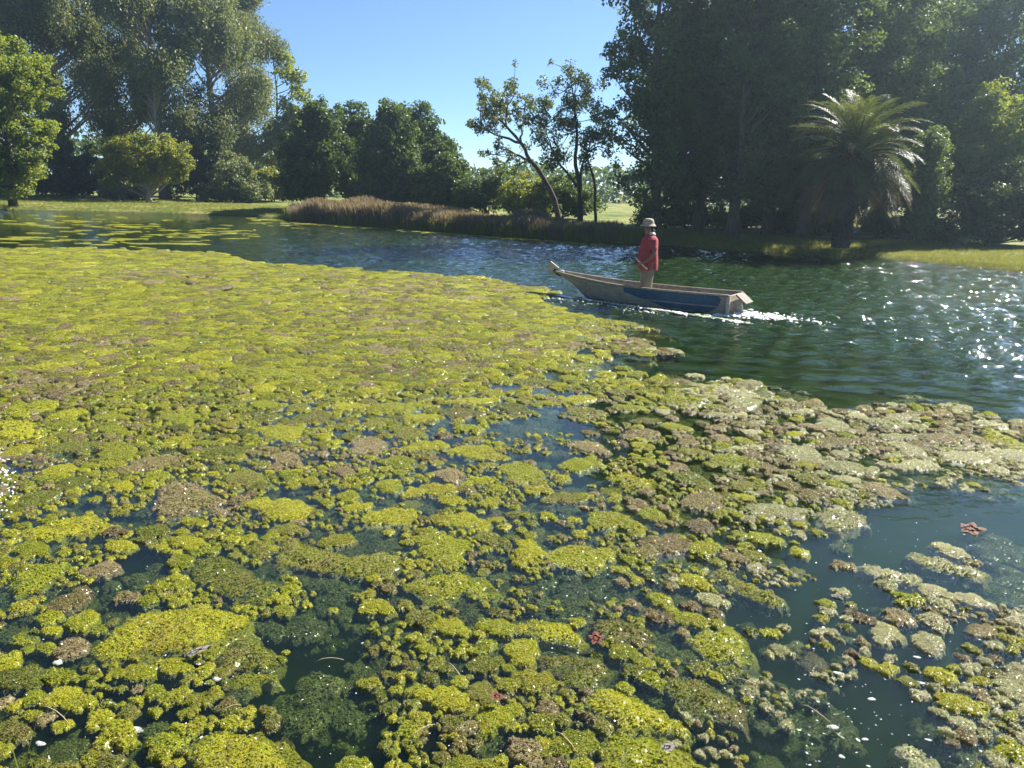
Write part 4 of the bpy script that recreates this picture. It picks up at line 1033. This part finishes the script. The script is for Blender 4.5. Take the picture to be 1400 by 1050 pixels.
M['shirt'] = mat_plain('shirt_red', (.30, .05, .06), .85, .18, 9, .006, .2)
M['trouser'] = mat_plain('trouser_khaki', (.20, .17, .125), .9, .2, 9, .005, .2)
M['hat'] = mat_plain('hat_cloth', (.30, .26, .20), .9, .15, 14, .003, .2)
M['hair'] = mat_plain('hair', (.02, .016, .013), .7, .3, 40, .003)
M['cloth_white'] = mat_plain('cloth_white', (.62, .60, .56), .85, .1, 14, .003, .2)
M['boot'] = mat_plain('boot_rubber', (.02, .022, .02), .5, .2, 14, .002)
bv = [(0, 0, .95), (.01, 0, 1.12), (.02, 0, 1.30), (.01, 0, 1.42), (.025, 0, 1.50), (.05, 0, 1.58), (.06, 0, 1.68),   # pelvis .. skull
      (0, .10, .88), (.02, .11, .50), (-.02, .115, .10), (.10, .12, .04),
      (0, -.10, .88), (.03, -.11, .50), (0, -.115, .10), (.12, -.12, .04),
      (.0, .17, 1.40), (-.04, .285, 1.13), (.13, .275, .97), (.21, .25, .925),
      (.0, -.17, 1.40), (.02, -.225, 1.12), (.20, -.15, .93), (.27, -.12, .89)]
be = [(0, 1), (1, 2), (2, 3), (3, 4), (4, 5), (5, 6), (0, 7), (7, 8), (8, 9), (9, 10), (0, 11), (11, 12), (12, 13), (13, 14),
      (3, 15), (15, 16), (16, 17), (17, 18), (3, 19), (19, 20), (20, 21), (21, 22)]
brd = [(.13, .15), (.12, .14), (.13, .16), (.09, .12), .058, (.085, .072), (.098, .078), .085, .058, .042, .035, .085, .058, .042, .035, .06, .045, .033, .036, .06, .045, .033, .036]
for hand in (18, 22):
    h0 = np.array(bv[hand]); y0 = 1 if hand == 18 else -1
    for j in range(5):
        i0 = len(bv)
        if j < 4:
            offs = np.array([.022, (j - 1.5) * .021, -.004]); b_ = h0 + offs; c_ = b_ + np.array([.035 - .004 * abs(j - 1.2), 0, -.018]); d_ = c_ + np.array([.004, -.006 * y0, -.030])
        else:
            b_ = h0 + np.array([-.002, -.036 * y0, -.006]); c_ = b_ + np.array([.028, -.014 * y0, -.012]); d_ = c_ + np.array([.022, .004 * y0, -.014])
        bv += [tuple(b_), tuple(c_), tuple(d_)]; be += [(hand, i0), (i0, i0 + 1), (i0 + 1, i0 + 2)]; brd += [.010, .009, .008]
body = skin('body', bv, be, brd, M['skin'], man, 2, 0)
mb = MB(); mb.tube([(.145, 0, 1.655), (.172, 0, 1.632), (.150, 0, 1.618)], [.010, .019, .012], 6); put('nose', mb.mesh('nose'), M['skin'], body)
for y in (-1, 1):
    mb = MB(); mb.tube([(.045, y * .078, 1.672), (.038, y * .092, 1.655), (.045, y * .082, 1.625)], [.012, .022, .010], 6); put('ear', mb.mesh('ear'), M['skin'], body)
    mb = MB(); mb.tube([(.140, y * .032, 1.665), (.149, y * .032, 1.665)], [.013, .010], 6); put('eye', mb.mesh('eye'), M['hair'], body)
mb = MB(); mb.tube([(.146, -.026, 1.590), (.153, 0, 1.590), (.146, .026, 1.590)], [.005, .008, .005], 6); put('mouth', mb.mesh('mouth'), mat_plain('lips', (.16, .06, .05)), body)
def loft(name, rings, mat, parent, k=20, fold=0.0, seed=0, cap=False):
    """rings: (cx, cy, z, rx, ry)"""
    r_ = np.random.default_rng(seed); th = np.arange(k) * 2 * math.pi / k; V = []
    for i, (cx, c_y, z, rx, ry) in enumerate(rings):
        f_ = 1 + fold * (i / len(rings)) * np.sin(th * 5 + i * .25) + fold * .5 * np.sin(th * 9 + 1.3)
        V.append(np.column_stack([cx + rx * f_ * np.cos(th), c_y + ry * f_ * np.sin(th), np.full(k, z) + fold * .15 * np.sin(th * 3 + i)]))
    n = len(rings); i, j = np.meshgrid(np.arange(n - 1), np.arange(k), indexing='ij'); j2 = (j + 1) % k
    f = np.stack([i * k + j, i * k + j2, (i + 1) * k + j2, (i + 1) * k + j], -1).reshape(-1, 4)
    o = put(name, mesh_np(name, np.vstack(V), f), mat, parent)
    so = o.modifiers.new('cloth', 'SOLIDIFY'); so.thickness = .008
    ss = o.modifiers.new('smooth', 'SUBSURF'); ss.levels = 1; ss.render_levels = 1
    return o
shirt = loft('shirt', [(.02, 0, 1.505, .062, .070), (.005, 0, 1.475, .10, .13), (-.01, 0, 1.43, .145, .20), (-.005, 0, 1.36, .165, .225), (.015, 0, 1.24, .18, .21), (.025, 0, 1.12, .20, .20), (.025, 0, 1.00, .215, .205), (.015, 0, .89, .215, .21), (.0, 0, .80, .20, .21), (-.01, 0, .765, .185, .205)], M['shirt'], man, 28, .075, 3)
for y in (-1, 1):                            # loose short sleeves
    o = loft('sleeve', [(0, 0, 0, .085, .075), (-.004, .012 * y, -.08, .085, .07), (-.015, .05 * y, -.17, .08, .066), (-.02, .07 * y, -.21, .082, .068)], M['shirt'], shirt, 14, .05, 5)
    o.location = (-.005, y * .175, 1.425)
legs = [(.09, .46), (.075, .24)]
for y in (-1, 1):
    loft('trouser_leg', [(-.005, y * .085, .95, .135, .115), (0, y * .095, .82, .115, .105), (.012, y * .105, .60, .095, .09), (.02, y * .108, .45, .088, .082), (.0, y * .112, .25, .082, .078), (-.015, y * .115, .10, .08, .075)], M['trouser'], man, 16, .05, 7)
    mb = MB(); mb.tube([(-.06, y * .118, .045), (.02, y * .118, .055), (.11, y * .12, .045), (.17, y * .122, .035)], [.045, .055, .046, .028], 10); put('boot', mb.mesh('boot'), M['boot'], man)
hat = loft('hat', [(.05, 0, 1.832, .012, .012), (.05, 0, 1.830, .06, .055), (.05, 0, 1.815, .098, .088), (.052, 0, 1.76, .112, .10), (.052, 0, 1.715, .118, .106), (.056, 0, 1.70, .145, .13), (.062, 0, 1.680, .168, .148), (.063, 0, 1.674, .172, .15)], M['hat'], man, 22, .012, 9)
mb = MB(); mb.tube([(.0, 0, 1.70), (-.045, 0, 1.66), (-.055, 0, 1.59), (-.04, 0, 1.53)], [.075, .07, .062, .04], 10); put('hair', mb.mesh('hair'), M['hair'], man)
loft('neck_cloth', [(-.01, 0, 1.565, .058, .068), (-.015, 0, 1.545, .072, .080), (-.02, 0, 1.52, .08, .095), (-.03, 0, 1.505, .085, .105)], M['cloth_white'], man, 16, .06, 11)
# tool handle in both hands
mr = np.array(Matrix.Rotation(man.rotation_euler[2], 3, 'Z'))
M['handle'] = mat_plain('handle_wood', (.55, .50, .42), .5, .15, 20, .002)
h1 = foot + mr @ np.array([.33, .20, 1.01]) * k; h2 = foot + mr @ np.array([.11, .29, .80]) * k
mb = MB(); mb.tube(np.array([h1 - (h1 + h2) / 2, [0, 0, 0], h2 - (h1 + h2) / 2]), [.015, .016, .018], 8)
tag(put('tool_handle', mb.mesh('tool_handle'), M['handle'], loc=tuple((h1 + h2) / 2)), 'short pale wooden tool handle held by the standing person', 'handle')

# ------------------------------------------------------------------ foam
M['foam'] = mat_plain('foam', (.80, .82, .80), .35, .06, 30, .004, .5)
fb = round_clump('foam_fleck', 900, 12, .25, 4, 1.2, .3); fb.materials.append(M['foam'])
r_ = np.random.default_rng(131); pts = []; ss_ = []
def foam(n, f, size):
    for _ in range(n): pts.append(f()); ss_.append(r_.uniform(.4, 1.3) * size * (1.6 if r_.random() < .12 else 1))
def bow_wave():
    b_ = 4.9 * r_.random(); rdg = .42 + b_ * .085 + .16 * math.sqrt(b_)
    return boat_pt(front - b_, -(rdg - .03 + r_.normal(0, .045)), .028 * math.exp(-max(0, b_ - 3) / 3) + .006)
def bow_spray():
    b_ = r_.uniform(.1, 3.2); rdg = .42 + b_ * .085 + .16 * math.sqrt(b_); return boat_pt(front - b_, -(rdg + r_.gamma(1.6, .16)), .008)
def stern_foam():
    return boat_pt(-.05 - r_.gamma(1.8, .28), r_.normal(-.1, .22), .02 + .03 * r_.random())
lat_sign = 1.0
foam(1000, bow_wave, .024); foam(240, bow_spray, .018); foam(420, stern_foam, .026)
foam(90, lambda: boat_pt(r_.uniform(-.1, .25), -.5 + r_.normal(0, .05), .015), .025)
pts_ = np.array(pts); s_ = np.array(ss_); n = len(pts_)
instancer('wake_foam', pts_, np.column_stack([np.zeros((n, 2)), r_.uniform(0, 6.28, n)]), np.column_stack([s_ * 1.3, s_, s_ * .8]), np.zeros(n), [fb], 'white foam of the boat wake')
pts = []; ss_ = []
def splash():
    g = gp(r_.normal(0, 13), 668 + r_.normal(0, 26), 0); return g + [0, 0, .01 + abs(r_.normal(0, .03))]
foam(110, splash, .008)
foam(25, lambda: gp(r_.uniform(-5, 22), r_.uniform(615, 700), .02 + .10 * r_.random()), .010)
pts_ = np.array(pts); s_ = np.array(ss_); n = len(pts_)
instancer('splash_foam', pts_, np.column_stack([np.zeros((n, 2)), r_.uniform(0, 6.28, n)]), np.column_stack([s_, s_, s_]), np.zeros(n), [fb], 'white splash bubbling up through the algae')
# fine specks of scum on the open near water
pts = []; ss_ = []
for (x0, x1, y0, y1, m_) in ((1080, 1400, 840, 1050, 170), (1100, 1400, 690, 860, 110), (450, 800, 860, 1050, 60), (0, 450, 860, 1050, 60), (600, 1100, 640, 860, 130)):
    for _ in range(m_): pts.append(gp(r_.uniform(x0, x1), r_.uniform(y0, y1), .001)); ss_.append(r_.gamma(2, .0010) + .0008)
pts_ = np.array(pts); s_ = np.array(ss_); n = len(pts_)
instancer('water_specks', pts_, np.column_stack([np.zeros((n, 2)), r_.uniform(0, 6.28, n)]), np.column_stack([s_ * 1.4, s_, s_ * .5]), np.zeros(n), [fb], 'tiny pale specks floating on the near water')

# white scum flecks one can count
fl = [(500, 880, 11, 7), (181, 997, 26, 9), (80, 905, 14, 10), (298, 928, 13, 8), (283, 934, 8, 6), (272, 907, 8, 4), (56, 1016, 12, 10), (4, 1000, 10, 12), (230, 958, 12, 6), (128, 992, 9, 6), (378, 987, 9, 5),
      (1217, 909, 15, 6), (1148, 920, 12, 6), (1192, 955, 11, 6), (1288, 955, 11, 6), (1260, 933, 9, 4), (1183, 1010, 9, 5), (1152, 1034, 8, 5), (1275, 922, 6, 4), (1139, 993, 16, 6), (696, 934, 9, 6), (1255, 898, 8, 5), (1332, 1014, 5, 4), (310, 985, 6, 4), (1270, 1011, 7, 4)]
fm = [round_clump('scum_fleck', 910 + i, 14, .12, 3, 1.5, .4) for i in range(3)]
M['scum'] = mat_plain('scum_white', (.42, .43, .40), .5, .12, 30, .004, .4)
for q in fm: q.materials.append(M['scum'])
for i, (x, y, w, h) in enumerate(fl):
    g = gp(x, y, .002); sc_ = np.linalg.norm(g - CC) / F
    o = put('scum_fleck', fm[i % 3], None, loc=tuple(g)); o.scale = (w * sc_ * .55, w * sc_ * .36, w * sc_ * .18); o.rotation_euler = (0, 0, -.3 + .5 * math.sin(i * 2.1))
    big = w > 10; nearopen = x > 1100
    tag(o, ('larger' if big else 'tiny') + ' white scum fleck on the ' + ('clear grey water' if nearopen else 'dark water among algae clumps'), 'scum', ('larger' if big else 'tiny') + ' white flecks on ' + ('clear water' if nearopen else 'water among clumps'))

# fallen leaves
def leaf_mesh(seed, lobes=5, curl=.15):
    curl *= .3
    r_ = np.random.default_rng(seed); n = 40; th = np.linspace(-math.pi, math.pi, n, endpoint=False)
    rad = .58 + .42 * np.abs(np.cos(th * lobes / 2)) ** 1.2 * (1 - .3 * np.sin(th * 1.5 + seed)); rad *= 1 - .25 * (np.abs(th) > 2.5)
    V = [(0, 0, .07)]; ring1 = np.column_stack([.5 * rad * np.cos(th), .5 * rad * np.sin(th), .05 + curl * .25 * rad ** 2])
    ring2 = np.column_stack([rad * np.cos(th), rad * np.sin(th), curl * rad ** 2 + r_.normal(0, .03, n)])
    V = np.vstack([V, ring1, ring2]); Fq = []
    for i in range(n):
        j = (i + 1) % n; Fq.append((1 + i, 1 + j, n + 1 + j, n + 1 + i))
    for i in range(0, n, 2): Fq.append((0, 1 + i, 1 + (i + 1) % n, 1 + (i + 2) % n))
    return mesh_np('leaf', V, np.array(Fq))
LC = {'red': mat_plain('leaf_red', (.11, .028, .014), .8, .2, 3), 'brown': mat_plain('leaf_brown', (.11, .045, .025), .8, .2, 3), 'grey': mat_plain('leaf_grey', (.20, .18, .16), .7, .25, 14)}
for i, (x, y, z, r0, c, lob, st, lab) in enumerate([
    (815, 873, .05, .05, 'red', 5, 1.0, 'curled red plane leaf lying between two green clumps'), (680, 952, .06, .034, 'red', 5, 1., 'small red leaf on a brown-green clump'),
    (1326, 723, .012, .10, 'brown', 5, 1., 'rust-brown plane leaf floating on the calm grey water'), (265, 892, .04, .075, 'grey', 1, .32, 'grey-brown pointed leaf at the edge of the bright mat'),
    (911, 1022, .075, .04, 'grey', 1, .6, 'grey leaf lying on the widest algae raft'), (168, 727, .02, .055, 'brown', 1, .35, 'thin brown leaf in the dark channel'), (1142, 815, .006, .05, 'grey', 1, .3, 'slim pale leaf drifting past the tapering clump')]):
    me = leaf_mesh(700 + i, lob, .2); g = gp(x, y, z)
    o = put('fallen_leaf', me, LC[c], loc=tuple(g)); o.scale = (r0, r0 * st, r0 * .8); o.rotation_euler = (.15, -.1, [.3, 1.9, -.4, .7, .4, .3, -.5][i])
    tag(o, lab, 'leaf')
# loose stalks
M['stalk'] = mat_plain('dry_stalk', (.34, .27, .15), .7, .25, 20, .001)
for i, (x0, y0, x1, y1, lab) in enumerate([(1096, 963, 1140, 992, 'pale bent grass stalk ending in a white tip on clear water'), (612, 905, 640, 942, 'thin dark twig standing out of the algae'), (1000, 928, 1040, 940, 'thin straw beside the knobbly clump'),
    (300, 975, 330, 964, 'straw lying in front of the lime cushion'), (760, 1000, 790, 1030, 'fine twig between small clumps beside the wedge raft'), (1040, 723, 1170, 733, 'long thin straw stretched across dark water'), (560, 1010, 595, 990, 'short straw in open dark water'),
    (1215, 905, 1222, 925, 'tiny forked stalk beside white flecks'), (55, 965, 95, 990, 'green stalk among round clumps by the bank'), (430, 905, 470, 902, 'straw between two small clumps')]):
    a = gp(x0, y0, .006); b_ = gp(x1, y1, .012); m_ = (a + b_) / 2 + np.array([0, .015, .008])
    mb = MB(); mb.tube(np.array([a, (a + m_) / 2 + [0, .004, .004], m_, (m_ + b_) / 2 + [0, .004, 0], b_]) - m_, [.0014, .002, .0022, .002, .001], 5)
    tag(put('dry_stalk', mb.mesh('dry_stalk'), M['stalk'], loc=tuple(m_)), lab, 'stalk')

# ------------------------------------------------------------------ haze volume, added to stand in for the lens flare veil
t = NT('haze'); pv = t.n('VolumePrincipled', {'Color': (.62, .82, 1.0, 1), 'Density': .0009, 'Anisotropy': .75}).outputs[0]; t.l(pv, t.out.inputs['Volume'])
mb = MB(); mb.box((0, 75, 15), (460, 200, 40)); hz_o = put('haze', mb.mesh('haze', False), t.m); tag(hz_o, 'thin added haze standing in for lens flare', kind='stuff')
